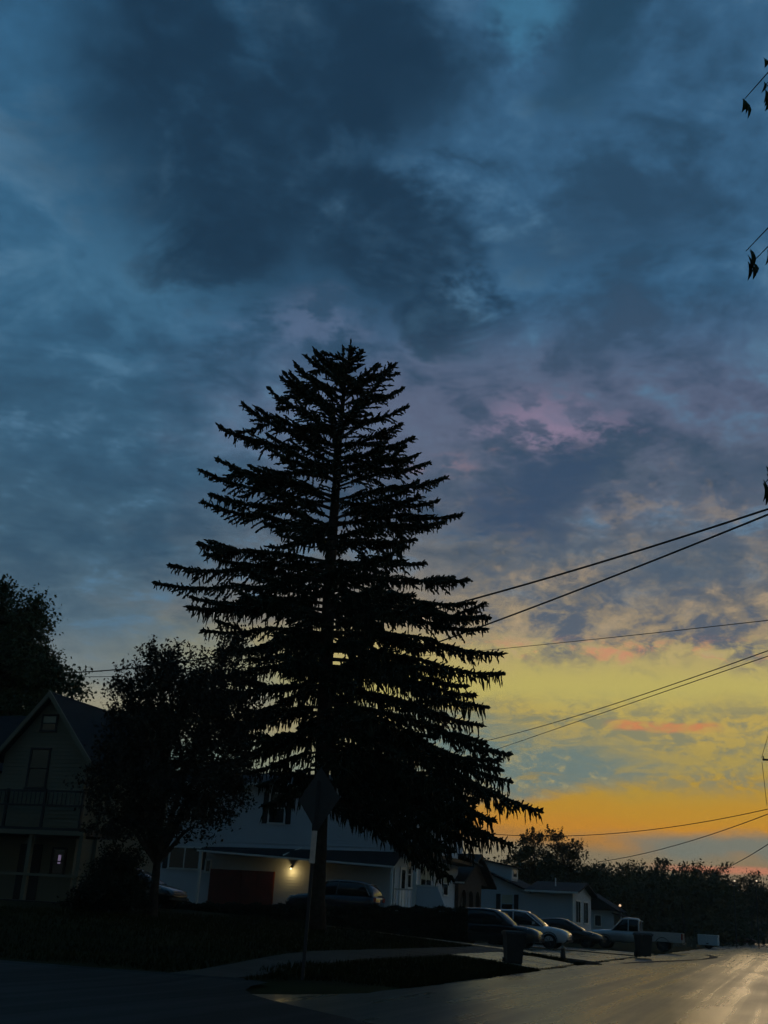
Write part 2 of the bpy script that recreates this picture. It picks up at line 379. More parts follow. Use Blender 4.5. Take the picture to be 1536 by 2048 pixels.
# ------------------------------------------------------------------ the lie of the land
A0 = rad(19.55)                             # the road runs off 19.55 degrees to the right
TX, TY = math.sin(A0), math.cos(A0)
OX, OY = -6.216, 2.207
def sw(s, w, z=0.0): return (OX + TX * s - TY * w, OY + TY * s + TX * w, z)
def inv(x, y): return ((x - OX) * TX + (y - OY) * TY, -(x - OX) * TY + (y - OY) * TX)
def sm(x, a, b):
    t = min(1, max(0, (x - a) / (b - a))); return t * t * (3 - 2 * t)
def right_edge(s): return -8.2 + 2.4 * sm(s, 45, 78)
def land(s, w):                             # height of the ground
    if w < 0:
        r = right_edge(s)
        return 0.0 if w > r else 0.10 * sm(-w, -r, -r + 1.5)
    z = 0.05 + 0.066 * min(w, 9) + 0.045 * min(max(w - 9, 0), 8)
    z *= sm(s, 19.0, 27.0) if w > 2.6 else sm(s, 17.0, 22.0)
    z *= 1 - 0.78 * sm(s, 44, 52) * (1 - sm(w, 9, 15))
    return z * sm(w, 0, 1.2)
def gz(x, y): return land(*inv(x, y))
def far_rise(s, w): return 9.0 * sm(s, 150, 330) * sm(abs(w + 3), 4, 60) + 26 * sm(s, 330, 900)

ss = np.concatenate([np.linspace(-60, 10, 15), np.linspace(11, 70, 90), np.linspace(72, 150, 40), np.linspace(160, 1200, 45)])
ws = np.concatenate([np.linspace(-500, -60, 12), np.linspace(-55, -12, 15), np.linspace(-11, 30, 100), np.linspace(33, 500, 26)])
V = []
for s in ss:
    for w in ws:
        z = land(s, w) + far_rise(s, w)
        r = right_edge(s)
        if r - 0.1 < w < 0.1 or (s < 19.5 and w > -0.2): z -= 0.05
        V.append(sw(s, w, z))
nw = len(ws)
Fg = np.array([[i * nw + j + 1, i * nw + j, (i + 1) * nw + j, (i + 1) * nw + j + 1] for i in range(len(ss) - 1) for j in range(nw - 1)])
g = link('ground', np_mesh('ground', np.array(V), Fg), 'lawn', smooth=True, kind='structure')

def strip(name, m, kind='structure', off=0.0, rows=None, loc=None):   # rows of (s, w0, w1)
    V, F = [], []; k = 9
    for (s, w0, w1) in rows:
        for j in range(k):
            w = w0 + (w1 - w0) * j / (k - 1)
            x, y, _ = sw(s, w); V.append((x, y, land(s, w) + off))
    for i in range(len(rows) - 1):
        for j in range(k - 1):
            F.append((i * k + j + 1, i * k + j, (i + 1) * k + j, (i + 1) * k + j + 1))
    me = bpy.data.meshes.new(name)
    o0 = Vector(sw(0, 0)); R_ = Matrix.Rotation(A0, 4, 'Z')
    me.from_pydata([tuple(R_ @ (Vector(p) - o0)) for p in V], [], F); me.update()
    o = link(name, me, m, kind=kind); o.location = o0; o.rotation_euler = (0, 0, -A0)
    return o
rng0 = np.random.default_rng(5)
MATS_TAR = mat('tar', (0.006, 0.006, 0.006), 0.7, spec=0.15, var=0.2)
def jag(s, a=0.10): return a * (math.sin(s * 1.3) + 0.6 * math.sin(s * 3.1 + 1) + 0.4 * math.sin(s * 7.7 + 2))
rows = []
for s in np.linspace(-50, 240, 340):
    corner = 3.2 * (1 - sm(s, 15.5, 21.0)) ** 2 if s > 14 else 3.2
    rows.append((s, right_edge(s) - 0.05, jag(s, 0.07) + (corner * 0.55 if s > 15.2 else 1.8)))
ROAD = strip('road', 'asphalt', rows=rows, off=0.004)
rows = [(s, -3.4 + 5.15 * sm(s, 11.5, 18.5), 90) for s in np.linspace(-8, 19.0, 40)]  # side street sheet also laps over the main road, added to blacken that corner
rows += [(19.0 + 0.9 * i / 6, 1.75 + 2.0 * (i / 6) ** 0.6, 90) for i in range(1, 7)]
strip('side_street_dark_lap', 'asphalt_dim', rows=rows, off=0.008)
def seam(pts, wd):
    mb = MB(); L_, R_ = [], []
    for i, p in enumerate(pts):
        a, b = pts[max(0, i - 1)], pts[min(len(pts) - 1, i + 1)]; d = Vector((b[0] - a[0], b[1] - a[1])).normalized(); k = wd * (0.6 + 0.5 * math.sin(i * 2.3) ** 2)
        L_.append((p[0] - d.y * k, p[1] + d.x * k, 0.009)); R_.append((p[0] + d.y * k, p[1] - d.x * k, 0.009))
    n = len(pts); mb.add(L_ + R_, [(i, n + i, n + i + 1, i + 1) for i in range(n - 1)])
    o = mb.build('tar_seam', 'tar', None); o.parent = ROAD; o.matrix_parent_inverse = ROAD.matrix_basis.inverted()
def flat(u, v):
    a, b = u - 768, 1024 - v; x, y = a * cr - b * sr, a * sr + b * cr
    d = Vector((x, 2240 * cp - y * sp, 2240 * sp + y * cp)); k = -EYE / d.z
    return (d.x * k, d.y * k)
seam([flat(*q) for q in ((1245, 1927), (1285, 1925), (1330, 1923), (1375, 1921), (1408, 1919), (1426, 1916), (1428, 1913), (1412, 1910), (1385, 1908), (1345, 1906))], 0.22)
# pavement along the road, in separate slabs
pv = bpy.data.objects.new('pavement', None); COL.objects.link(pv); pv['kind'] = 'structure'
for i in range(26):
    s0 = 19.3 + i * 1.5
    if s0 + 1.5 > 43.5: continue
    q = [sw(s0 + 0.012, 2.75), sw(s0 + 1.488, 2.75), sw(s0 + 1.488, 4.05), sw(s0 + 0.012, 4.05)]
    zz = [land(*inv(p[0], p[1])) + 0.035 + rng0.uniform(-0.006, 0.006) for p in q]
    MB().hexa([(p[0], p[1], z - 0.10) for p, z in zip(q, zz)] + [(p[0], p[1], z) for p, z in zip(q, zz)]).build('slab', 'dim_concrete', pv)
# driveway aprons: concrete slabs from the road up to the houses
def drive(name, s0, s1, w1, ns_, nw_):
    d = bpy.data.objects.new(name, None); COL.objects.link(d); d['kind'] = 'structure'
    for i in range(ns_):
        for j in range(nw_):
            a0, a1 = s0 + (s1 - s0) * i / ns_ + 0.015, s0 + (s1 - s0) * (i + 1) / ns_ - 0.015
            b0, b1 = 0.10 + w1 * j / nw_ + 0.015, 0.10 + w1 * (j + 1) / nw_ - 0.015
            q = [sw(a0, b0), sw(a1, b0), sw(a1, b1), sw(a0, b1)]
            dzz = rng0.uniform(0.040, 0.052)
            zz = [land(*inv(p[0], p[1])) + dzz for p in q]
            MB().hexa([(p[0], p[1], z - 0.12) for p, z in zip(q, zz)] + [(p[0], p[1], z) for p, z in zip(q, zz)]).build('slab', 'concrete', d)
drive('driveway', 34.2, 40.6, 2.6, 2, 2)
drive('driveway', 43.6, 58.4, 10.5, 5, 5)
drive('driveway', 60.5, 67.0, 8.0, 2, 3)

# ------------------------------------------------------------------ the spruce
def px3(u, v, Y):                            # a point of the place: seen at (u, v) of the 1536 x 2048 photograph, Y metres ahead
    a, b = u - 768, 1024 - v
    x, y = a * cr - b * sr, a * sr + b * cr
    d = Vector((x, 2240 * cp - y * sp, 2240 * sp + y * cp))
    return Vector((0, 0, EYE)) + d * (Y / d.y)

def spruce():
    rng = np.random.default_rng(11); R = random.Random(11)
    YT = 42.0
    tk = [px3(u, v, YT) for u, v in ((632, 1862), (634, 1800), (640, 1640), (648, 1440), (655, 1250), (661, 1120), (671, 990), (680, 860), (691, 760), (701, 694))]
    base = tk[0].copy(); base.z = gz(base.x, base.y)
    root = thing('spruce_tree', 'tall dark spruce with drooping tiered branches towering over the white house', 'tree', base)
    tk[0].z = base.z - 0.15
    rr = [0.40, 0.29, 0.28, 0.27, 0.25, 0.22, 0.17, 0.11, 0.06, 0.015]
    MB().tube([p - base for p in tk], rr, 10).build('trunk', 'bark', root, True)
    zs = [p.z for p in tk]
    def on_trunk(z):
        for i in range(len(tk) - 1):
            if zs[i] <= z <= zs[i + 1]:
                return tk[i].lerp(tk[i + 1], (z - zs[i]) / (zs[i + 1] - zs[i]))
        return tk[-1].copy() if z > zs[-1] else tk[0].copy()
    ztop = zs[-1]
    left = [(632, 704), (614, 714), (593, 730), (583, 750), (565, 757), (539, 779), (489, 811), (516, 818), (442, 855), (437, 920), (470, 935), (402, 941), (423, 990), (409, 1006), (401, 1088), (440, 1120),
            (342, 1131), (313, 1166), (420, 1205), (380, 1215), (410, 1262), (440, 1300), (470, 1345), (420, 1400), (450, 1450), (480, 1490), (430, 1530), (500, 1545), (520, 1570), (560, 1580), (600, 1590), (530, 1610)]
    right = [(722, 705), (751, 731), (776, 741), (804, 778), (812, 815), (800, 850), (823, 877), (855, 927), (830, 912), (887, 957), (871, 1003), (918, 1031), (884, 1046), (827, 1080), (791, 1087), (846, 1127),
             (932, 1160), (944, 1206), (975, 1236), (970, 1258), (1000, 1308), (1002, 1348), (930, 1372), (971, 1414), (945, 1390), (1017, 1508), (1018, 1562), (994, 1586), (1078, 1622), (1018, 1688), (930, 1640), (960, 1450), (905, 1700), (890, 1735), (715, 1640), (765, 1655), (950, 1690), (1000, 1540), (940, 1520), (985, 1640), (975, 1672), (900, 1755), (880, 1700), (950, 1600), (920, 1580), (905, 1660)]
    def env(side):
        pts = sorted((px3(u, v, YT).z, abs(px3(u, v, YT).x - on_trunk(px3(u, v, YT).z).x)) for u, v in side)
        return [p[0] for p in pts], [p[1] for p in pts]
    eL, eR = env(left), env(right)
    branches = []
    def rise(f): return float(np.interp(f, [0, 0.10, 0.25, 0.45, 0.60, 0.75, 0.88, 1.0], [-0.75, -0.52, -0.25, -0.05, 0.08, 0.26, 0.50, 0.85]))
    for side in (left, right):
        for (u, v) in side:
            dep = R.uniform(-0.8, 0.9)
            t = px3(u, v, YT + dep); f = (t.z - base.z) / (ztop - base.z)
            h = math.hypot(t.x - on_trunk(t.z).x, dep)
            branches.append((t.z - rise(f) * h, t, R.uniform(0.65, 1.0), None))
    z = base.z + 3.6
    ang = 0.0
    while z < ztop - 0.5:
        f = (z - base.z) / (ztop - base.z)
        k = R.choice((5, 6, 6, 7)) if f < 0.5 else R.choice((4, 5))
        ang = R.uniform(0, 6.28)
        for i in range(k):
            ang += 6.283 / k + R.uniform(-0.35, 0.35)
            c, s_ = math.cos(ang), math.sin(ang)
            eL_, eR_ = float(np.interp(z + rise(f) * 2, *eL)), float(np.interp(z + rise(f) * 2, *eR))
            reach = (eR_ if c > 0 else eL_) * abs(c) + 0.5 * (eL_ + eR_) * abs(s_)
            Lb = reach * R.uniform(0.45, 0.86)
            if abs(c) > 0.55: Lb *= 0.88
            if c < -0.15 and z + rise(f) * Lb < 6.0: continue
            if z + rise(f) * Lb < 5.2: continue
            if R.random() < 0.14 and abs(c) > 0.4 or f < 0.33 and R.random() < 0.28: continue
            p0 = on_trunk(z + R.uniform(-0.14, 0.14))
            tip = p0 + Vector((c * Lb, s_ * Lb, rise(f) * Lb * R.uniform(0.6, 1.35)))
            tip.z = min(tip.z, ztop - 0.25 - 0.30 * Lb)
            branches.append((p0.z, tip, R.uniform(0.35, 0.8), None))
        z += R.uniform(0.62, 0.90) if f < 0.5 else R.uniform(0.70, 1.0) if f < 0.85 else 0.5
    P, D, L, Rr = [], [], [], []
    limb = MB()
    def tw(p, d, l, r): P.append(tuple(p)); D.append(tuple(d)); L.append(l); Rr.append(r)
    for (z0, tip, dens, start) in branches:
        z0 = min(max(z0, base.z + 2.2), ztop - 0.25)
        p0 = on_trunk(z0) if start is None else start; v = tip - p0; Lb = v.length
        if Lb < 0.25: continue
        f = (z0 - base.z) / (ztop - base.z)
        sag = (0.09 - 0.10 * f) * Lb
        hv = Vector((v.x, v.y, 0)).normalized(); side = Vector((-hv.y, hv.x, 0))
        bow = R.uniform(-0.06, 0.06) * Lb
        n = max(4, int(Lb / 0.17))
        up_tip = 0.025 * Lb
        def pt(t):
            return p0 + v * t + Vector((0, 0, 1)) * (sag * 4 * t * (1 - t) * (0.5 + 0.5 * (1 - t)) - up_tip * math.sin(math.pi * min(1, max(0, (t - 0.55) / 0.45)))) + side * (bow * math.sin(math.pi * t))
        pts = [pt(i / n) for i in range(n + 1)]
        r0 = 0.022 + 0.011 * Lb
        if start is None and Lb > 2.2:
            for _ in range(R.choice((0, 1, 1, 2))):
                q0 = pt(R.uniform(0.42, 0.72)); a_ = R.choice((-1, 1)) * R.uniform(0.3, 0.7)
                ca, sa = math.cos(a_), math.sin(a_); ll = Lb * R.uniform(0.16, 0.34)
                branches.append((z0, q0 + Vector((hv.x * ca - hv.y * sa, hv.x * sa + hv.y * ca, R.uniform(-0.35, 0.38))) * ll, R.uniform(0.5, 0.9), q0))
        limb.tube([p - base for p in pts[::2] + ([pts[-1]] if n % 2 else [])], [r0 * (1 - 0.85 * i / max(1, len(pts[::2]) + (n % 2) - 1)) for i in range(len(pts[::2]) + (n % 2))], 4, False)
        pend = (0.18 + 0.80 * (1 - f) ** 1.3) * R.uniform(0.7, 1.25)
        for i in range(1, n + 1):
            t = i / n
            if start is None and t < 0.08 + 0.08 * R.random() and f < 0.9: continue
            p = pts[i] - base; d = (pts[i] - pts[i - 1]).normalized()
            tw(p - d * 0.10, d, 0.30, 0.095)
            if R.random() < 0.75: tw(p, d * 0.6 + Vector((R.uniform(-.4, .4), R.uniform(-.4, .4), 0.7)), R.uniform(0.12, 0.26), 0.045)
            bl = min(1.25, 0.30 + 0.30 * Lb * (1 - t) ** 0.8 + 0.06 * R.random()) * R.uniform(0.55, 1.1)
            if t > 0.85: bl *= 0.8
            for sg in (-1, 1):
                if R.random() > 0.86 * dens: continue
                ld = (side * sg * R.uniform(0.75, 1.0) + d * R.uniform(0.5, 1.0) + Vector((0, 0, R.uniform(-0.22, 0.08) - 0.16 * (1 - f)))).normalized()
                q = p.copy(); m = max(1, int(bl / 0.2))
                for k in range(m):
                    seg = bl / m
                    tw(q, ld, seg * 1.35, 0.055)
                    if k and R.random() < 0.7:
                        tw(q, ld * 0.6 + side * R.uniform(-0.7, 0.7) + Vector((0, 0, R.uniform(-0.6, 0.2))), R.uniform(0.12, 0.28), 0.038)
                    if R.random() < 0.55 * pend + 0.12:
                        tw(q, Vector((R.uniform(-.18, .18), R.uniform(-.18, .18), -1)), pend * R.uniform(0.3, 1.0), 0.036)
                    q = q + ld * seg; ld = (ld + Vector((0, 0, -0.16 * (1 - f)))).normalized()
            for _ in range(2 if f < 0.6 else 1):
                tw(p - d * R.uniform(0, 0.17), Vector((R.uniform(-.22, .22), R.uniform(-.22, .22), -1)) + d * 0.2, pend * R.uniform(0.25, 1.05), 0.042)
        e = pts[-1] - base; d = (pts[-1] - pts[-2]).normalized()
        for k in range(4):
            tw(e - d * 0.1, d + Vector((R.uniform(-.5, .5), R.uniform(-.5, .5), R.uniform(-0.2, 0.6))), R.uniform(0.14, 0.30), 0.04)
    top = tk[-1] - base
    for q in range(3): tw(top + Vector((0, 0, -0.5 + 0.25 * q)), Vector((R.uniform(-.06, .06), R.uniform(-.06, .06), 1)), 0.45, 0.07 - 0.01 * q)
    for k in range(60):
        h = R.uniform(0, 1.3); a = R.uniform(0, 6.28)
        tw(top + Vector((0, 0, -h)), Vector((math.cos(a), math.sin(a), R.uniform(0.5, 1.6))), 0.14 + 0.22 * h * R.random(), 0.045)
    limb.build('limbs', 'bark', root)
    link('crown', spindles('crown', P, D, L, Rr, rng), 'needles', root)
    return len(P)
print('spruce twigs', spruce())

# ------------------------------------------------------------------ broad-leaved trees
def leafy(name, label, base, trunk_h, r0, blobs, tips, per_tip, lsize, seed, m='leaf_green', group=None, spread=0.34, shoots=0, root=None, droop=0.0, cat='tree'):
    rng = np.random.default_rng(seed); R = random.Random(seed)
    base = Vector(base)
    root = root or thing(name, label, cat, base, 0, group)
    wood = MB(); top = Vector((R.uniform(-.1, .1), R.uniform(-.1, .1), trunk_h))
    wood.tube([(0, 0, -0.2), tuple(top * 0.35 + Vector((R.uniform(-.06, .06), 0, 0))), tuple(top)], [r0 * 1.25, r0 * 0.95, r0 * 0.75], 8)
    wood.build('trunk', 'bark', root, True)
    limbs = MB(); cents = []
    vol = [b[1][0] * b[1][1] * b[1][2] for b in blobs]
    for bi, (c, r) in enumerate(blobs):
        c = Vector(c); mid = top.lerp(c, 0.55) + Vector((R.uniform(-.2, .2), R.uniform(-.2, .2), 0.1 * (c - top).length))
        limbs.tube([tuple(top - Vector((0, 0, 0.3))), tuple(mid), tuple(c)], [r0 * 0.55, r0 * 0.38, r0 * 0.2], 5)
        k = max(4, int(tips * vol[bi] / sum(vol)))
        for i in range(k):
            d = Vector(rng.normal(size=3)); d.normalize(); q = R.uniform(0.35, 1.05) ** 0.6
            e = c + Vector((d.x * r[0], d.y * r[1], d.z * r[2])) * q
            limbs.tube([tuple(c.lerp(mid, R.uniform(0, .5))), tuple(c.lerp(e, 0.5) + Vector((0, 0, 0.06))), tuple(e)], [r0 * 0.14, r0 * 0.08, r0 * 0.03], 3, False)
            nn = int(per_tip * R.uniform(0.5, 1.5))
            sp_ = spread * R.uniform(0.7, 1.25)
            cents.append(np.array(e)[None] + rng.normal(size=(nn, 3)) * np.array([sp_, sp_, sp_ * 0.7]))
            if shoots and d.z > 0.15 and R.random() < shoots:
                hh = R.uniform(0.3, 0.9); ln = Vector((R.uniform(-.25, .25) + d.x * 0.3, d.y * 0.3, 1)).normalized()
                limbs.tube([tuple(e), tuple(e + ln * hh)], [0.012, 0.004], 3, False)
                tt = rng.uniform(0.1, 1.05, 26)
                cents.append(np.array(e)[None] + np.outer(tt * hh, np.array(ln)) + rng.normal(size=(26, 3)) * 0.055)
    limbs.build('limbs', 'bark', root)
    C = np.concatenate(cents)
    link('crown', leaves_mesh('crown', C, lsize, rng, droop=droop), m, root)
    return root

b = px3(305, 1830, 38.0); b.z = gz(b.x, b.y)
def rel(u, v, Y, o): return tuple(px3(u, v, Y) - o)
leafy('ornamental_tree', 'dark twiggy round-crowned tree in front of the gabled house', b, 1.9, 0.16,
      [(rel(345, 1420, 38, b), (2.0, 2.0, 1.5)), (rel(300, 1480, 37.6, b), (1.5, 1.6, 1.3)), (rel(410, 1470, 38.5, b), (1.6, 1.8, 1.7)), (rel(440, 1350, 39, b), (1.1, 1.2, 1.0)),
       (rel(320, 1340, 38, b), (1.2, 1.2, 0.8)), (rel(370, 1570, 37.4, b), (1.9, 1.6, 0.9)), (rel(265, 1580, 37.4, b), (1.3, 1.3, 0.9)), (rel(420, 1590, 38.4, b), (1.1, 1.3, 0.8)), (rel(235, 1480, 38.4, b), (0.7, 0.8, 0.8)), (rel(390, 1650, 37.6, b), (0.8, 0.8, 0.4)), (rel(230, 1640, 37.4, b), (1.2, 1.2, 0.8)), (rel(300, 1640, 37.2, b), (1.3, 1.2, 0.7)), (rel(215, 1560, 38, b), (0.9, 1.0, 0.9)), (rel(450, 1540, 38.5, b), (1.0, 1.2, 1.0)), (rel(480, 1320, 39.5, b), (1.0, 1.2, 0.9)), (rel(480, 1430, 39, b), (0.9, 1.1, 1.1)), (rel(255, 1400, 38, b), (0.7, 0.9, 0.9)), (rel(330, 1300, 38, b), (0.6, 0.7, 0.7))],
      480, 84, 0.125, 3, 'leaf_dark', shoots=0.9, spread=0.23)
b = px3(238, 1826, 37.0); b.z = gz(b.x, b.y)  # added bush, none seen here; it only turns this gap black
leafy('added_shrub', 'big dark bush added to blacken the gap between the gabled house porch and the dark tree', b, 0.3, 0.07,
      [(rel(225, 1775, 37, b), (1.0, 1.0, 0.75)), (rel(262, 1790, 36.8, b), (0.6, 0.8, 0.55)), (rel(190, 1800, 37.2, b), (0.9, 0.9, 0.5)), (rel(235, 1720, 37.2, b), (0.75, 0.8, 0.6))],
      150, 110, 0.09, 5, 'leaf_hedge', spread=0.16, cat='added_shrub')
b = px3(20, 1750, 57.0); b.z = gz(b.x, b.y)
leafy('maple_tree', 'big leafy green tree rising behind the roof of the gabled house', b, 5.0, 0.35,
      [(rel(-10, 1240, 57, b), (2.6, 2.6, 1.8)), (rel(-40, 1330, 57, b), (3.4, 3.2, 2.0)), (rel(60, 1350, 56.5, b), (2.2, 2.4, 1.3)), (rel(110, 1385, 57, b), (1.2, 1.4, 0.8)), (rel(-120, 1260, 58, b), (3.2, 3.0, 2.6)), (rel(20, 1430, 56, b), (2.8, 2.6, 1.2))],
      420, 170, 0.20, 8, 'leaf_green', shoots=0.35, spread=0.42)
b = px3(1070, 1830, 112.0); b.z = gz(b.x, b.y)
leafy('pine_tree', 'dark spiky tree behind the dormer of the blue house', b, 4.0, 0.25,
      [(rel(1068, 1690, 112, b), (1.6, 1.6, 1.3)), (rel(1062, 1725, 112, b), (2.6, 2.2, 1.4)), (rel(1030, 1735, 112, b), (1.5, 1.5, 0.8)), (rel(1070, 1765, 112, b), (3.0, 2.5, 1.5))], 150, 55, 0.22, 21, 'leaf_far', shoots=0.9, spread=0.30)
b = px3(1130, 1835, 114.0); b.z = gz(b.x, b.y)
leafy('pine_tree', 'dark spiky tree with two peaks above the eave of the blue house', b, 4.0, 0.25,
      [(rel(1112, 1682, 114, b), (1.1, 1.3, 1.6)), (rel(1140, 1690, 114, b), (1.3, 1.4, 1.3)), (rel(1130, 1725, 114, b), (2.3, 2.2, 1.4)), (rel(1150, 1740, 114, b), (1.5, 1.5, 0.9)), (rel(1128, 1768, 114, b), (3.2, 2.5, 1.5))], 160, 55, 0.22, 22, 'leaf_far', shoots=0.9, spread=0.30)
# skyline trees that stand out of the wood
sky_trees = [(1200, 1737, 150, 'small round tree on the skyline just past the spiky pair'), (1266, 1735, 165, 'domed tree on the skyline above the lit porch lamp'),
             (1324, 1735, 160, 'narrow pointed tree on the skyline above the silver pickup'), (1388, 1742, 170, 'broad loose tree on the skyline above the white trailer'),
             (1440, 1746, 175, 'open airy tree on the skyline above the red car'), (1505, 1762, 190, 'low rounded tree on the skyline by the utility pole')]
for i, (u, v, Y, lab) in enumerate(sky_trees):
    b = px3(u, 1868, Y); s_, w_ = inv(b.x, b.y); b.z = land(s_, w_) + far_rise(s_, w_)
    c = px3(u, v, Y) - b; k = Y / 150
    nar = 0.6 if 'narrow' in lab else 1.25 if 'broad' in lab else 1.0
    leafy('skyline_tree', lab, b, max(1.5, c.z * 0.4), 0.22,
          [((c.x, c.y, c.z), (1.5 * k * nar, 2.0, 1.1 * k)), ((c.x - 0.8, c.y, c.z - 1.6), (2.2 * k * nar, 2.2, 1.4)), ((c.x + 1.0, c.y, c.z - 2.2), (2.0 * k * nar, 2.2, 1.4)), ((c.x, c.y, c.z - 3.6), (3.0 * k * nar, 2.6, 1.7))],
          90, 45, 0.34, 40 + i, 'leaf_far', 'skyline trees beyond the road', spread=0.50, shoots=0.3)
def woodland():
    rng = np.random.default_rng(77); R = random.Random(77); cents = []; wood = MB()
    for i in range(200):
        az = rad(R.uniform(-38, 40) if i < 150 else R.uniform(8, 24)); Y = R.uniform(135, 260) if az > rad(7.5) else R.uniform(170, 260)
        x, y = Y * math.tan(az), Y
        s_, w_ = inv(x, y)
        if right_edge(150) - 1.5 < w_ < 2.0 and s_ < 205: continue
        zb = land(s_, w_) + far_rise(s_, w_)
        top = EYE + Y * 0.0475 * R.uniform(0.72, 0.98); hgt = max(5.0, top - zb)
        wood.tube([(x, y, zb - 0.3), (x + R.uniform(-.4, .4), y, zb + hgt * 0.7)], [0.25, 0.10], 5)
        for k in range(9):
            t = R.random(); rr = (1.2 + 2.6 * math.sin(math.pi * (0.25 + 0.7 * t) * 0.9))
            a = R.uniform(0, 6.28); c = np.array([x + math.cos(a) * rr * 0.7, y + math.sin(a) * rr * 0.7, zb + hgt * (0.06 + 0.90 * t)])
            cents.append(c[None] + rng.normal(size=(190, 3)) * np.array([1.35, 1.35, 0.85]))
    root = bpy.data.objects.new('woodland', None); COL.objects.link(root)
    root['kind'] = 'stuff'; root['label'] = 'dark mass of trees closing the view beyond the road'; root['category'] = 'woodland'
    wood.build('trunks', 'bark', root, kind='stuff')
    o = link('foliage', leaves_mesh('foliage', np.concatenate(cents), 0.55, rng), 'leaf_far', root, kind='stuff')
woodland()

# ------------------------------------------------------------------ houses (all square to the road)
def siding(p, axis, c, a0, a1, z0, z1, m, pitch=0.15, clip=None, out=-1, name='siding'):
    mb = MB(); n = int(round((z1 - z0) / pitch))
    for i in range(n):
        za, zb = z0 + i * pitch, min(z1, z0 + (i + 1) * pitch)
        l, r_ = (a0, a1) if not clip else clip((za + zb) / 2)
        if r_ - l < 0.05: continue
        o1, o0 = out * 0.032, out * 0.008
        def P(a, o, z): return (a, c + o, z) if axis == 'y' else (c + o, a, z)
        mb.add([P(l, o1, za), P(r_, o1, za), P(r_, o0, zb), P(l, o0, zb), P(l, 0, za), P(r_, 0, za)], [(0, 1, 2, 3), (4, 5, 1, 0)])
    return mb.build(name, m, p, kind='stuff')
def window(p, axis, c, a0, a1, z0, z1, out=-1, cols=2, rows=1, m='white_trim', shutters=False, blind=0.0, fw=0.08, pane='glass'):
    def bx(mb, l, r_, za, zb, o0, o1):
        lo, hi = sorted((c + out * o0, c + out * o1))
        return mb.box(l, r_, lo, hi, za, zb) if axis == 'y' else mb.box(lo, hi, l, r_, za, zb)
    fr = MB(); bx(fr, a0 - fw, a1 + fw, z1, z1 + fw, 0.0, 0.07); bx(fr, a0 - fw * 1.3, a1 + fw * 1.3, z0 - fw, z0, 0.0, 0.10)
    bx(fr, a0 - fw, a0, z0, z1, 0.0, 0.068); bx(fr, a1, a1 + fw, z0, z1, 0.0, 0.068)
    w = fr.build('window', m, p)
    for i in range(cols):
        for j in range(rows):
            l, r_ = a0 + (a1 - a0) * i / cols, a0 + (a1 - a0) * (i + 1) / cols
            za, zb = z0 + (z1 - z0) * j / rows, z0 + (z1 - z0) * (j + 1) / rows
            bx(MB(), l + 0.02, r_ - 0.02, za + 0.02, zb - 0.02, 0.034, 0.040).build('pane', pane, w)
    mu = MB()
    for i in range(1, cols): x = a0 + (a1 - a0) * i / cols; bx(mu, x - 0.03, x + 0.03, z0, z1, 0.03, 0.06)
    for j in range(1, rows): z = z0 + (z1 - z0) * j / rows; bx(mu, a0, a1, z - 0.025, z + 0.025, 0.03, 0.058)
    if mu.v: mu.build('mullion', m, w)
    if blind: bx(MB(), a0, a1, z1 - (z1 - z0) * blind, z1, 0.041, 0.05).build('blind', 'blind', w)
    if shutters:
        for l in (a0 - fw - 0.34, a1 + fw + 0.02):
            sh = bx(MB(), l, l + 0.32, z0 - 0.05, z1 + 0.05, 0.0, 0.05).build('shutter', 'dark_paint', p)
            sl = MB(); n = 9
            for k in range(n):
                za = z0 + (z1 - z0) * k / n; bx(sl, l + 0.05, l + 0.27, za, za + (z1 - z0) / n * 0.6, 0.05, 0.062)
            sl.build('louvre', 'dark_paint', sh)
    return w
RZ = -A0

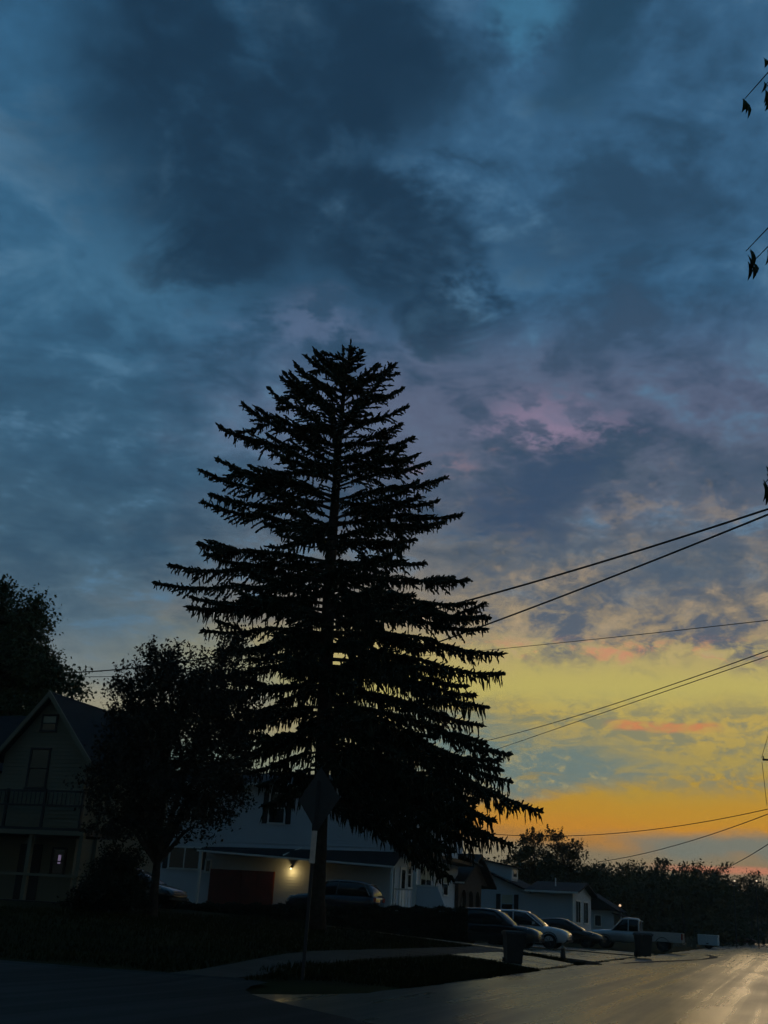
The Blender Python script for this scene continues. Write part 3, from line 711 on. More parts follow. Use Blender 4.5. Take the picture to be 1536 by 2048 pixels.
# --- the white two-storey house behind the spruce
def white_house():
    H = thing('white_house', 'two-storey house with pale horizontal siding and a lit wall lamp, behind the spruce', 'house', (2.8, 62.0, 0), RZ)
    g0 = 0.6
    core = MB().box(-16.3, -0.03, 0.04, 8.4, 4.64, 7.9); core.box(-16.3, -1.23, 0.04, 13.0, g0, 4.64)
    core.build('wall', 'white_siding', H)
    siding(H, 'y', 0.04, -16.3, 0.0, 4.64, 7.84, 'white_siding'); siding(H, 'y', 0.04, -16.3, -1.2, g0 + 0.05, 4.60, 'white_siding')
    siding(H, 'x', -0.03, 0.0, 8.4, 4.64, 7.84, 'white_siding', out=1); siding(H, 'x', -1.23, 0.0, 13.0, g0 + 0.05, 4.60, 'white_siding', out=1)
    for q in ((-0.10, 0.03, 4.60, 7.9), (-1.30, -1.17, g0, 4.56), (-16.38, -16.26, g0, 7.9)): MB().box(q[0], q[1], -0.03, 0.08, q[2], q[3]).build('corner_board', 'white_trim', H)
    MB().box(-1.23, -1.16, 7.5, 7.9, 1.62, 4.4).build('corner_board', 'white_trim', H)
    window(H, 'x', -1.23, 9.6, 10.6, 2.6, 3.9, out=1, cols=1, rows=2, blind=0.5)
    MB().box(-1.2, 0.06, -0.06, 13.05, 4.42, 4.60).build('porch_beam', 'dark_paint', H)
    rf = MB(); rf.slab((-16.7, -0.5, 7.86), (0.4, -0.5, 7.86), (0.4, 4.2, 8.95), (-16.7, 4.2, 8.95), 0.12)
    rf.slab((-16.7, 8.9, 7.86), (0.4, 8.9, 7.86), (0.4, 4.2, 8.95), (-16.7, 4.2, 8.95), 0.12)
    r = rf.build('roof', 'shingle', H)
    gb = MB(); gb.prism([(0.04, 7.9), (8.4, 7.9), (4.2, 8.82)], 'x', -0.12, -0.05); gb.build('gable', 'white_siding', H)
    MB().box(-16.7, 0.4, -0.62, -0.50, 7.74, 7.86).build('gutter', 'white_trim', r)
    MB().box(-16.3, 0.0, -0.48, 0.03, 7.68, 7.73).build('soffit', 'white_trim', r)
    MB().slab((-16.4, 8.45, 4.95), (0.3, 8.45, 4.95), (0.3, 13.4, 4.55), (-16.4, 13.4, 4.55), 0.10).build('back_roof', 'shingle', H)
    # upper windows
    window(H, 'y', 0.04, -8.75, -7.85, 5.75, 7.35, rows=2, cols=1, shutters=True)
    window(H, 'y', 0.04, -13.6, -12.6, 5.75, 7.35, rows=2, cols=1, shutters=True)
    window(H, 'y', 0.04, -3.4, -2.5, 5.75, 7.35, rows=2, cols=1, shutters=True)
    window(H, 'x', -0.03, 3.2, 4.3, 5.6, 7.2, out=1, rows=2, cols=1)
    # lower window left of the lean-to
    window(H, 'y', 0.04, -14.70, -12.84, 3.12, 4.24, cols=2, rows=1, shutters=True)
    # lean-to roof over the garage
    lr = MB().slab((-12.1, -1.55, 4.10), (-0.75, -1.55, 3.68), (-0.75, 0.0, 4.46), (-12.5, 0.0, 4.34), 0.07).build('lean_to_roof', 'shingle', H)
    MB().hexa([(-12.15, -1.68, 3.99), (-0.70, -1.68, 3.57), (-0.70, -1.56, 3.57), (-12.15, -1.56, 3.99), (-12.15, -1.68, 4.08), (-0.70, -1.68, 3.66), (-0.70, -1.56, 3.66), (-12.15, -1.56, 4.08)]).build('gutter', 'white_trim', lr)
    MB().tube([(-6.62, -0.03, 4.48), (-7.05, -1.50, 3.98)], 0.035, 6).build('downspout', 'white_trim', lr)
    for x in (-11.9, -0.85):
        MB().box(x - 0.06, x + 0.06, -1.62, -1.50, g0, 3.98 if x < -5 else 3.58).build('post', 'white_trim', H)
    # red garage door, eight panels
    d = MB().box(-12.0, -8.10, -0.10, 0.0, g0, 3.16).build('garage_door', 'red_paint', H); d['label'] = 'dark red garage door catching the lamplight'
    for i in range(4):
        for j in range(3):
            MB().box(-11.93 + i * 0.965, -11.93 + i * 0.965 + 0.90, -0.125, -0.10, 1.0 + j * 0.72, 1.0 + j * 0.72 + 0.66).build('panel', 'red_paint', d)
    window(H, 'y', 0.04, -12.35, -12.10, 3.0, 3.6, cols=1)
    # porch under the overhang
    MB().box(-1.2, 0.05, -0.10, 13.0, g0, 1.62).build('porch_floor', 'white_trim', H)
    for y in (0.02,): MB().box(-0.16, 0.04, y - 0.10, y + 0.10, 1.62, 4.44).build('post', 'white_trim', H)
    dr = MB().box(-1.20, -1.13, 0.85, 1.85, 1.62, 3.75).build('door', 'white_trim', H)
    MB().box(-1.13, -1.12, 1.05, 1.65, 2.65, 3.6).build('pane', 'glass', dr); MB().sphere((-1.09, 0.95, 2.6), 0.035).build('handle', 'chrome', dr)
    window(H, 'x', -1.23, 2.3, 2.9, 2.75, 4.1, out=1, rows=2, cols=1)
    window(H, 'x', -1.23, 4.8, 6.9, 2.75, 3.95, out=1, cols=2, blind=0.55)
    # rail towards the camera and the solid stair side
    rl = MB().box(-1.15, -0.16, -0.02, 0.04, 2.55, 2.62).build('railing', 'white_trim', H)
    for k in range(6): MB().box(-1.10 + k * 0.17, -1.07 + k * 0.17, -0.01, 0.03, 1.62, 2.55).build('baluster', 'white_trim', rl)
    st = MB().prism([(0.06, 0.7), (1.80, 0.7), (1.76, 1.55), (1.20, 2.76), (0.06, 2.76)], 'y', -0.03, 0.06).build('stair_side', 'white_siding', H)
    MB().box(0.05, 1.26, -0.05, 0.08, 2.76, 2.84).build('coping', 'white_trim', st)
    for k in range(5): MB().box(0.06 + k * 0.34, 1.74, 0.07, 1.4, 0.7 + (4 - k) * 0.0 + 0.18 * 0, 1.55 - k * 0.2).build('step', 'concrete', H)
    # the lit lamp by the garage door
    lp = MB().box(-7.13, -7.03, -0.10, 0.0, 3.42, 3.56); lp.tube([(-7.08, -0.05, 3.52), (-7.08, -0.20, 3.53), (-7.08, -0.24, 3.44)], 0.018, 6)
    L_ = lp.build('wall_lamp', 'metal_grey', H)
    MB().loft([[(-7.08 + r_ * math.cos(k * 0.785), -0.24 + r_ * math.sin(k * 0.785), z) for k in range(8)] for r_, z in ((0.05, 3.46), (0.10, 3.40), (0.10, 3.385), (0.045, 3.44))], False).build('lamp_shade', 'metal_grey', L_)
    MB().sphere((-7.08, -0.24, 3.36), 0.045).build('bulb', 'bulb', L_, True)
    pl = bpy.data.lights.new('wall_lamp_light', 'POINT'); pl.energy = 9.0; pl.color = (1.0, 0.68, 0.24); pl.shadow_soft_size = 0.05
    po = bpy.data.objects.new('wall_lamp_light', pl); COL.objects.link(po); po.parent = H; po.location = (-7.08, -0.34, 3.20)
white_house()

# --- the gabled house on the corner
def gabled_house():
    H = thing('gabled_house', 'dim cream house with a steep front gable and railed porch behind the dark tree', 'house', (-11.2, 45.0, 0), RZ)
    g0, ax = 0.3, -1.80
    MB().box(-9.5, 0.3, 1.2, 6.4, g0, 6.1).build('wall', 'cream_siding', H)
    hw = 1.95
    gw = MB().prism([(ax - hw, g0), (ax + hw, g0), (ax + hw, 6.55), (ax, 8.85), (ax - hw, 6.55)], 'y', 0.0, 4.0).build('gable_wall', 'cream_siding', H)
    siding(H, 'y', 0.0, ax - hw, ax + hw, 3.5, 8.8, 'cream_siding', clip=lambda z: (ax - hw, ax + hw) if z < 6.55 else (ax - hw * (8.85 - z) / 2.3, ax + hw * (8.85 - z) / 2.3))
    rf = MB(); k = 2.3 / hw
    for sg in (-1, 1):
        rf.slab((ax, -0.35, 9.0), (ax, 4.5, 9.0), (ax + sg * (hw + 0.35), 4.5, 9.0 - k * (hw + 0.35)), (ax + sg * (hw + 0.35), -0.35, 9.0 - k * (hw + 0.35)), 0.10)
    r1 = rf.build('gable_roof', 'shingle', H)
    for sg in (-1, 1):
        e = hw + 0.40
        MB().hexa([(ax, -0.44, 8.78), (ax, -0.36, 8.78), (ax + sg * e, -0.36, 8.78 - k * e), (ax + sg * e, -0.44, 8.78 - k * e), (ax, -0.44, 9.03), (ax, -0.36, 9.03), (ax + sg * e, -0.36, 9.03 - k * e), (ax + sg * e, -0.44, 9.03 - k * e)]).build('bargeboard', 'cream_siding', r1)
    rm = MB(); rm.slab((-10.0, 0.7, 5.95), (1.1, 0.7, 5.95), (-0.1, 3.8, 8.75), (-8.0, 3.8, 8.75), 0.12); rm.slab((-10.0, 6.9, 5.95), (1.1, 6.9, 5.95), (-0.1, 3.8, 8.75), (-8.0, 3.8, 8.75), 0.12)
    rm.add([(1.1, 0.7, 5.95), (1.1, 6.9, 5.95), (-0.1, 3.8, 8.76)], [(0, 1, 2)]); rm.add([(-10.0, 0.7, 5.95), (-10.0, 6.9, 5.95), (-8.0, 3.8, 8.76)], [(0, 2, 1)])
    rm.build('main_roof', 'shingle', H)
    window(H, 'y', 0.0, -2.15, -1.55, 7.50, 8.05, cols=1, rows=2, m='dark_paint', blind=0.5)
    window(H, 'y', 0.0, -2.45, -1.65, 5.25, 6.72, cols=1, rows=2, m='dark_paint')
    # porch with a railed deck on top
    pr = MB().box(-6.5, 1.9, -2.2, 0.0, 3.36, 3.60).build('porch_roof', 'dark_paint', H)
    MB().box(-6.5, 1.9, -2.28, -2.20, 3.34, 3.50).build('fascia', 'cream_siding', pr)
    MB().box(-6.5, 1.9, -2.2, 0.0, g0, 1.05).build('porch_floor', 'dark_paint', H)
    MB().box(-6.5, 1.9, -2.24, -2.12, 1.90, 1.99).build('porch_rail', 'cream_siding', H)
    for x in (-6.3, -3.2, -0.4, 1.75): MB().box(x - 0.08, x + 0.08, -2.16, -2.0, 1.05, 3.36).build('post', 'cream_siding', H)
    up = MB().box(-6.4, 0.6, -0.62, -0.55, 5.02, 5.10).build('deck_railing', 'dark_paint', H)
    MB().box(-6.4, 0.6, -0.61, -0.56, 4.50, 4.56).build('lower_rail', 'dark_paint', up)
    for i in range(5): MB().box(-6.35 + i * 1.72, -6.26 + i * 1.72, -0.63, -0.54, 3.60, 5.14).build('rail_post', 'dark_paint', up)
    for i in range(34): MB().box(-6.2 + i * 0.2, -6.175 + i * 0.2, -0.60, -0.575, 4.56, 5.02).build('baluster', 'dark_paint', up)
    window(H, 'y', 0.0, -0.75, -0.25, 2.05, 2.95, cols=1, rows=2, m='dark_paint')
    w = MB().box(-0.52, -0.40, -0.052, -0.046, 2.42, 2.74).build('lit_pane', 'violet_pane', H); w['label'] = 'small violet glow in a porch window'
    dr = MB().box(-2.3, -1.3, -0.05, 0.0, 1.05, 3.1).build('door', 'dark_paint', H); MB().sphere((-1.42, -0.09, 2.05), 0.04).build('handle', 'metal_grey', dr)
gabled_house()

# --- the brick house with arches
def brick_house():
    p = px3(916, 1810, 74); H = thing('brick_house', 'dark brick house with an arched porch, partly hidden by the hanging spruce branches', 'house', (p.x, p.y, 0), RZ)
    g0 = 0.5
    MB().box(-7.5, -0.9, 0.5, 8.0, g0, 3.6).build('wall', 'brick', H)
    # arched front towards the camera: piers and arches
    def arch_wall(axis, c, a0, a1, holes, zt):
        mb = MB()
        def P(a, z, o): return (a, c + o, z) if axis == 'y' else (c + o, a, z)
        xs = [a0]
        for (l, r_) in holes: xs += [l, r_]
        xs.append(a1)
        def quad(l, r_, zl0, zr0, z1):
            f = [P(l, zl0, 0), P(r_, zr0, 0), P(r_, z1, 0), P(l, z1, 0), P(l, zl0, 0.25), P(r_, zr0, 0.25), P(r_, z1, 0.25), P(l, z1, 0.25)]
            mb.add(f, [(0, 1, 2, 3), (7, 6, 5, 4), (0, 4, 5, 1), (1, 5, 6, 2), (2, 6, 7, 3), (3, 7, 4, 0)])
        for i in range(0, len(xs) - 1, 2): quad(xs[i], xs[i + 1], g0, g0, zt)
        for (l, r_) in holes:
            n = 8; rr = (r_ - l) / 2; cz = zt - 0.45 - rr
            for k in range(n):
                t0, t1 = math.pi * (1 - k / n), math.pi * (1 - (k + 1) / n)
                quad(l + rr + rr * math.cos(t0), l + rr + rr * math.cos(t1), cz + rr * math.sin(t0), cz + rr * math.sin(t1), zt)
            quad(l, r_, g0, g0, g0 + 0.9)
        return mb.build('arcade', 'brick', H)
    arch_wall('y', 0.0, -3.4, 0.0, [(-3.1, -2.1), (-1.5, -0.5)], 3.5)
    arch_wall('x', -0.25, 0.25, 6.0, [(0.8, 2.0), (2.6, 3.8), (4.4, 5.6)], 3.5)
    window(H, 'y', 0.49, -2.2, -1.5, 1.6, 2.9, cols=1, rows=2); window(H, 'x', -0.9, 1.2, 2.2, 1.6, 2.9, out=1, cols=1, rows=2); window(H, 'x', -0.9, 3.2, 4.2, 1.6, 2.9, out=1, cols=1, rows=2)
    window(H, 'y', -0.02, -1.35, -0.62, 1.55, 2.62, cols=1, rows=1, fw=0.10)
    rf = MB(); rf.slab((-8.0, -0.5, 3.45), (0.5, -0.5, 3.45), (0.5, 4.0, 5.4), (-8.0, 4.0, 5.4), 0.14); rf.slab((-8.0, 8.5, 3.45), (0.5, 8.5, 3.45), (0.5, 4.0, 5.4), (-8.0, 4.0, 5.4), 0.14)
    r = rf.build('roof', 'shingle', H)
    MB().prism([(0.0, 3.5), (8.0, 3.5), (4.0, 5.25)], 'x', -0.24, -0.04).build('gable', 'brick', H)
    MB().box(-8.0, 0.5, -0.60, -0.50, 3.36, 3.46).build('gutter', 'white_trim', r)
    ch = MB().box(-1.4, -0.9, 3.6, 4.2, 4.9, 6.3).build('chimney', 'white_siding', r); MB().box(-1.46, -0.84, 3.54, 4.26, 6.3, 6.4).build('cap', 'concrete', ch)
brick_house()

# --- the low pale blue house with a dormer
def blue_house():
    p = px3(1146, 1862, 84); H = thing('blue_house', 'low pale blue house with a small roof dormer beyond the parked cars', 'house', (p.x, p.y, 0), RZ)
    g0 = 0.35
    MB().box(-6.4, -0.03, 0.04, 8.5, g0, 3.55).build('wall', 'blue_siding', H)
    siding(H, 'y', 0.04, -6.4, 0.0, g0 + 0.45, 3.5, 'blue_siding'); siding(H, 'x', -0.03, 0.04, 8.5, g0 + 0.45, 3.5, 'white_siding', out=1)
    MB().box(-6.42, 0.02, 0.0, 8.52, g0, g0 + 0.45).build('foundation', 'brick', H)
    MB().box(-0.08, 0.03, -0.03, 0.10, g0 + 0.45, 3.5).build('corner_board', 'white_trim', H)
    rf = MB(); rf.slab((-3.4, -0.45, 3.52), (0.45, -0.45, 3.52), (0.45, 4.2, 4.30), (-3.4, 4.2, 4.30), 0.12); rf.slab((-3.4, 8.9, 3.52), (0.45, 8.9, 3.52), (0.45, 4.2, 4.30), (-3.4, 4.2, 4.30), 0.12)
    r = rf.build('low_roof', 'shingle', H); MB().box(-3.4, 0.45, -0.56, -0.45, 3.40, 3.52).build('gutter', 'white_trim', r)
    MB().prism([(0.0, 3.5), (8.5, 3.5), (4.2, 4.22)], 'x', -0.14, -0.04).build('gable', 'white_siding', H)
    MB().tube([(-1.6, 2.0, 3.9), (-1.6, 2.0, 4.5)], 0.05, 8).build('vent_pipe', 'white_trim', r)
    # taller left part, its roof falling towards the road
    MB().prism([(-8.6, g0), (-3.45, g0), (-3.45, 3.5), (-6.6, 4.75), (-8.6, 4.75)], 'y', 0.02, 8.4).build('tall_wall', 'blue_siding', H)
    r2 = MB().slab((-6.9, -0.4, 4.95), (-2.95, -0.4, 3.42), (-2.95, 8.8, 3.42), (-6.9, 8.8, 4.95), 0.12).build('slope_roof', 'shingle', H)
    MB().slab((-9.0, -0.4, 4.40), (-6.9, -0.4, 4.95), (-6.9, 8.8, 4.95), (-9.0, 8.8, 4.40), 0.12).build('rear_roof', 'shingle', H)
    dm = MB().prism([(-6.75, 4.6), (-4.75, 4.15), (-4.75, 5.15), (-6.75, 5.50)], 'y', 1.2, 3.4).build('dormer', 'blue_siding', H)
    MB().slab((-7.0, 0.95, 5.60), (-4.45, 0.95, 5.16), (-4.45, 3.65, 5.16), (-7.0, 3.65, 5.60), 0.10).build('dormer_roof', 'shingle', dm)
    w = MB().box(-4.75, -4.70, 1.3, 3.3, 4.3, 5.05).build('window_frame', 'white_trim', dm)
    MB().box(-4.70, -4.69, 1.75, 2.85, 4.45, 4.95).build('pane', 'glass', w)
    window(H, 'y', 0.02, -5.15, -4.35, 1.9, 3.1, cols=1, rows=2, shutters=True, blind=0.5, m='blue_siding')
    window(H, 'y', 0.02, -8.3, -7.5, 1.9, 3.1, cols=1, rows=2, shutters=True)
    window(H, 'x', -0.03, 1.2, 3.2, 1.5, 2.95, out=1, cols=2, fw=0.10); window(H, 'x', -0.03, 4.8, 6.8, 1.5, 2.95, out=1, cols=2, fw=0.10)
blue_house()

# --- a little house far down the road with its porch lamp on
def porch_house():
    p = px3(1228, 1850, 120); H = thing('cottage', 'small dark cottage with a glowing porch lamp down the road', 'house', (p.x, p.y, 0), RZ)
    MB().box(-5, 0, 0, 6, 0.2, 3.0).build('wall', 'blue_siding', H)
    r = MB().prism([(-5.4, 2.9), (0.6, 2.9), (-2.4, 4.6)], 'y', -0.4, 6.4).build('roof', 'shingle', H)
    MB().slab((-0.2, -0.2, 2.75), (2.3, -0.2, 2.15), (2.3, 5, 2.15), (-0.2, 5, 2.75), 0.1).build('porch_roof', 'shingle', H)
    MB().box(2.25, 2.35, -0.25, 5.05, 2.05, 2.14).build('gutter', 'white_trim', r)
    for y in (0.1, 2.4, 4.7): MB().box(2.05, 2.17, y - 0.06, y + 0.06, 0.2, 2.1).build('post', 'white_trim', H)
    window(H, 'y', 0.0, -1.9, -1.3, 1.4, 2.4, cols=1); window(H, 'y', 0.0, -3.6, -3.0, 1.4, 2.4, cols=1)
    q = px3(1240, 1811, 119.5) - Vector((p.x, p.y, 0)); c_, s_ = math.cos(-RZ), math.sin(-RZ)
    lx, ly = q.x * c_ - q.y * s_, q.x * s_ + q.y * c_
    lp = MB().tube([(lx, ly, 0.2), (lx, ly, q.z - 0.1)], 0.05, 6).build('lamp_post', 'metal_grey', H)
    MB().sphere((lx, ly, q.z), 0.13).build('globe', 'bulb_far', lp, True)
porch_house()

# ------------------------------------------------------------------ vehicles
def ring(x, zb, zt, hw):
    h = [(0, zt + .015), (.55, zt + .01), (.88, zt - .02), (.985, zt - .10), (1.0, (zt + zb) / 2 + .05), (.985, zb + .12), (.9, zb), (0, zb)]
    return [(x, k * hw, z) for k, z in h] + [(x, -k * hw, z) for k, z in h[-2:0:-1]]
def cabring(x, zb, zt, wb, wt):
    h = [(0, zt + .02, wt), (.75, zt + .012, wt), (.97, zt - .05, wt), (1.0, zb, wb), (0, zb - .03, wb)]
    return [(x, k * w, z) for k, z, w in h] + [(x, -k * w, z) for k, z, w in h[-2:0:-1]]
def wheels(t, xs, r, wd, hw):
    for x in xs:
        for sg in (-1, 1):
            y0, y1 = sg * (hw - wd), sg * hw
            prof = [(r * .62, y0), (r * .96, y0), (r, y0 + sg * .03), (r, y1 - sg * .04), (r * .95, y1), (r * .66, y1), (r * .60, y1 - sg * .03)]
            w = MB().loft([[(x + q * math.cos(k * math.pi / 10), y, r + q * math.sin(k * math.pi / 10)) for k in range(20)] for q, y in prof], False).build('wheel', 'rubber', t, True)
            rim = MB(); yy = y1 - sg * .035
            rim.loft([[(x + q * math.cos(k * math.pi / 10), y, r + q * math.sin(k * math.pi / 10)) for k in range(20)] for q, y in ((r * .62, yy), (r * .56, yy - sg * .02), (r * .16, yy - sg * .03), (r * .05, yy + sg * .01))])
            for k in range(5):
                a = k * 1.2566; dxx, dzz = math.cos(a), math.sin(a)
                rim.tube([(x + .1 * r * dxx, yy, r + .1 * r * dzz), (x + .58 * r * dxx, yy + sg * .005, r + .58 * r * dzz)], .03, 4)
            rim.build('rim', 'metal_grey', w)
def car(label, loc, rz, paint, kind='suv', lit=False, name='parked_car', group=None):
    t = thing(name, label, 'car', loc, rz, group)
    if kind == 'suv':
        low = [(-2.28, .55, .92, .74), (-2.22, .36, 1.02, .86), (-1.9, .27, 1.06, .92), (-.8, .24, 1.06, .93), (.5, .24, 1.05, .93), (1.05, .24, 1.03, .925), (1.6, .26, .98, .91), (2.0, .30, .90, .87), (2.2, .36, .80, .80), (2.30, .46, .70, .70)]
        cab = [(-2.20, 1.02, 1.06, .82, .80), (-2.08, 1.03, 1.36, .85, .70), (-1.88, 1.04, 1.58, .88, .66), (-1.3, 1.04, 1.67, .89, .66), (-.3, 1.04, 1.69, .89, .66), (.20, 1.04, 1.64, .89, .66), (.50, 1.03, 1.53, .88, .68), (1.12, 1.02, 1.05, .85, .82)]
        roof = (-1.92, .22); r = .36; xs = (-1.38, 1.42); hz = .78
    else:
        low = [(-2.25, .50, .90, .70), (-2.18, .34, .98, .82), (-1.9, .22, 1.0, .87), (-.8, .20, .94, .89), (.5, .20, .93, .89), (1.0, .20, .92, .885), (1.55, .22, .86, .87), (1.95, .26, .76, .83), (2.15, .32, .68, .74), (2.24, .42, .60, .62)]
        cab = [(-2.05, .96, .99, .78, .74), (-1.75, .96, 1.18, .82, .64), (-1.25, .95, 1.38, .84, .58), (-.6, .95, 1.46, .85, .58), (-.1, .95, 1.46, .85, .58), (.25, .94, 1.40, .84, .60), (.6, .93, 1.24, .83, .66), (1.18, .92, .94, .80, .78)]
        roof = (-1.3, .24); r = .32; xs = (-1.32, 1.38); hz = .66
    MB().loft([ring(*q) for q in low]).build('body', paint, t, True)
    gl = MB().loft([cabring(*q) for q in cab]).build('windows', 'glass', t, True)
    zr = lambda x: float(np.interp(x, [q[0] for q in cab], [q[2] for q in cab])); wr = lambda x: float(np.interp(x, [q[0] for q in cab], [q[4] for q in cab])); wbs = lambda x: float(np.interp(x, [q[0] for q in cab], [q[3] for q in cab])); zbs = lambda x: float(np.interp(x, [q[0] for q in cab], [q[1] for q in cab]))
    rg = []
    for k in range(9):
        x = roof[0] + (roof[1] - roof[0]) * k / 8; z, w = zr(x), wr(x)
        rg.append([(x, y * w, z + dz_) for y, dz_ in ((-1.0, -.07), (-.98, -.015), (-.7, .03), (0, .042), (.7, .03), (.98, -.015), (1.0, -.07), (.7, 0.0), (0, .012), (-.7, 0.0))])
    MB().loft(rg).build('roof', paint, t, True)
    for sg in (-1, 1):
        for (xa, xb) in ((roof[1] - .02, cab[-1][0] - .06), (-.42, -.36), (roof[0] + .25, roof[0] - .15)):
            za, zb_ = zr(xa) - .03, zbs(xb); ya, yb = sg * (wr(xa) + .004), sg * (wbs(xb) + .008)
            MB().tube([(xa, ya, za), ((xa + xb) / 2, (ya + yb) / 2 + sg * .012, (za + zb_) / 2 + .015), (xb, yb, zb_)], .03, 5).build('pillar', paint, t)
        mi = MB().loft([[(.62 + a, sg * (wbs(.62) + o), zbs(.6) + .05 + b_) for a, b_ in ((0, 0), (.10, .02), (.10, .12), (0, .13))] for o in (.02, .20)]); mi.build('mirror', paint, t)
        xh = low[-3][0]; hl = MB().hexa([(xh - .20, sg * .62, hz), (xh + .13, sg * .50, hz - .02), (xh + .13, sg * .44, hz - .02), (xh - .2, sg * .84, hz), (xh - .20, sg * .62, hz + .12), (xh + .08, sg * .50, hz + .07), (xh + .08, sg * .44, hz + .07), (xh - .2, sg * .845, hz + .13)])
        hl.build('headlight', 'lamp_lens', t)
        xt = low[0][0]; MB().box(xt - .012, xt + .07, *sorted((sg * .55, sg * .80)), .78, .98).build('tail_light', 'tail_lit' if lit else 'tail_lens', t)
        for x in xs:
            MB().tube([(x + (r + .05) * math.cos(a), sg * (low[3][3] - .004), r + (r + .05) * math.sin(a)) for a in [math.pi * k / 10 for k in range(11)]], .018, 5, False).build('wheel_arch', 'rubber', t)
    xf = low[-1][0]
    gr = MB()
    for k in range(3): gr.box(xf - .03, xf + .012, -.52, .52, .50 + k * .075, .53 + k * .075)
    gr.build('grille', 'chrome', t)
    MB().box(xf - .10, xf + .03, -.70, .70, .34, .44).build('bumper', 'rubber', t)
    wheels(t, xs, r, .22, low[3][3] - .01)
    return t
def on_ground(s, w, dz_=0.045): return sw(s, w, land(s, w) + dz_)
yaw = math.atan2(-math.sin(A0), math.cos(A0))      # nose towards the road
p = px3(1000, 1880, 57); s1, w1 = inv(p.x, p.y)
car('black sport utility car parked nose to the road behind the nearer bin', on_ground(s1 - 0.6, w1 + 0.2, 0.0), yaw, 'car_black')
car('white sport utility car half hidden behind the black one', on_ground(s1 + 2.9, w1 - 0.55), yaw, 'car_white')
car('small dark car parked before the blue house', on_ground(s1 + 12.3, w1 - 0.9), yaw, 'car_black', 'sedan')
p = px3(668, 1830, 57.5); s2, w2 = inv(p.x, p.y)
car('dark blue car parked below the lit wall lamp behind the hedge', sw(s2, w2, 1.02), yaw + math.pi, 'car_blue')
p = px3(255, 1822, 47.0); s3, w3 = inv(p.x, p.y)
car('black car on the lawn side of the gabled house with a glinting headlight', on_ground(s3, w3, 0.0), yaw, 'car_black', 'sedan')
p = px3(1488, 1889, 190); s4, w4 = inv(p.x, p.y)
car('small red car with a lit tail light at the far end of the road', sw(s4, w4 + 0.4, 0.01), yaw, 'car_red', 'sedan', True)

def pickup():
    p = px3(1270, 1890, 74); s_, w_ = inv(p.x, p.y)
    t = thing('pickup_truck', 'silver pickup truck with an open bed parked beyond the farther bin', 'pickup truck', on_ground(s_, w_, 0.0), yaw + math.pi)
    t.location.z = land(s_, w_) + 0.02
    m = 'car_silver'
    MB().loft([ring(-0.35, .42, 1.10, .92), ring(.6, .40, 1.10, .93), ring(1.2, .40, 1.10, .93), ring(1.9, .42, 1.08, .92), ring(2.5, .46, 1.02, .90), ring(2.75, .55, .95, .82)]).build('body', m, t, True)
    bed = MB()
    for sg in (-1, 1): bed.box(-2.85, -.36, *sorted((sg * .93, sg * .80)), .58, 1.13)
    bed.box(-2.85, -.36, -.80, .80, .55, .66); bed.box(-.46, -.36, -.80, .80, .66, 1.13); bed.build('bed', m, t)
    MB().box(-2.93, -2.855, -.90, .90, .60, 1.12).build('tailgate', m, t)
    cab = [(-.34, 1.08, 1.70, .86, .70), (-.25, 1.08, 1.80, .87, .70), (.3, 1.08, 1.83, .87, .70), (.62, 1.08, 1.80, .87, .70), (.80, 1.08, 1.70, .87, .72), (1.35, 1.08, 1.12, .85, .80)]
    MB().loft([cabring(*q) for q in cab]).build('windows', 'glass', t, True)
    rg = []
    for x, z in ((-.38, 1.70), (-.26, 1.80), (.3, 1.83), (.66, 1.79)):
        rg.append([(x, y * .71, z + d_) for y, d_ in ((-1.0, -.08), (-.97, -.01), (0, .05), (.97, -.01), (1.0, -.08), (0, 0.0))])
    MB().loft(rg).build('roof', m, t, True)
    for sg in (-1, 1):
        for a, b_ in (((.66, .70, 1.74), (1.32, .86, 1.08)), ((-.33, .70, 1.70), (-.34, .875, 1.08)), ((.30, .72, 1.76), (.30, .88, 1.08))):
            MB().tube([(a[0], sg * a[1], a[2]), (b_[0], sg * b_[1], b_[2])], .045 if a[0] < 0 else .035, 5).build('pillar', m, t)
        MB().box(.95, 1.03, *sorted((sg * .93, sg * 1.12)), 1.12, 1.34).build('mirror', 'rubber', t)
        MB().box(2.62, 2.78, *sorted((sg * .50, sg * .80)), .78, .96).build('headlight', 'lamp_lens', t)
        MB().box(-2.95, -2.86, *sorted((sg * .80, sg * .935)), .74, 1.08).build('tail_light', 'tail_lens', t)
        for x in (-1.75, 1.75):
            MB().tube([(x + .44 * math.cos(a), sg * .925, .38 + .44 * math.sin(a)) for a in [math.pi * k / 10 for k in range(11)]], .02, 5, False).build('wheel_arch', 'rubber', t)
    MB().box(2.72, 2.86, -.86, .86, .48, .62).build('bumper', 'chrome', t); MB().box(-3.02, -2.93, -.86, .86, .48, .60).build('bumper', 'chrome', t)
    wheels(t, (-1.75, 1.75), .38, .25, .92)
pickup()
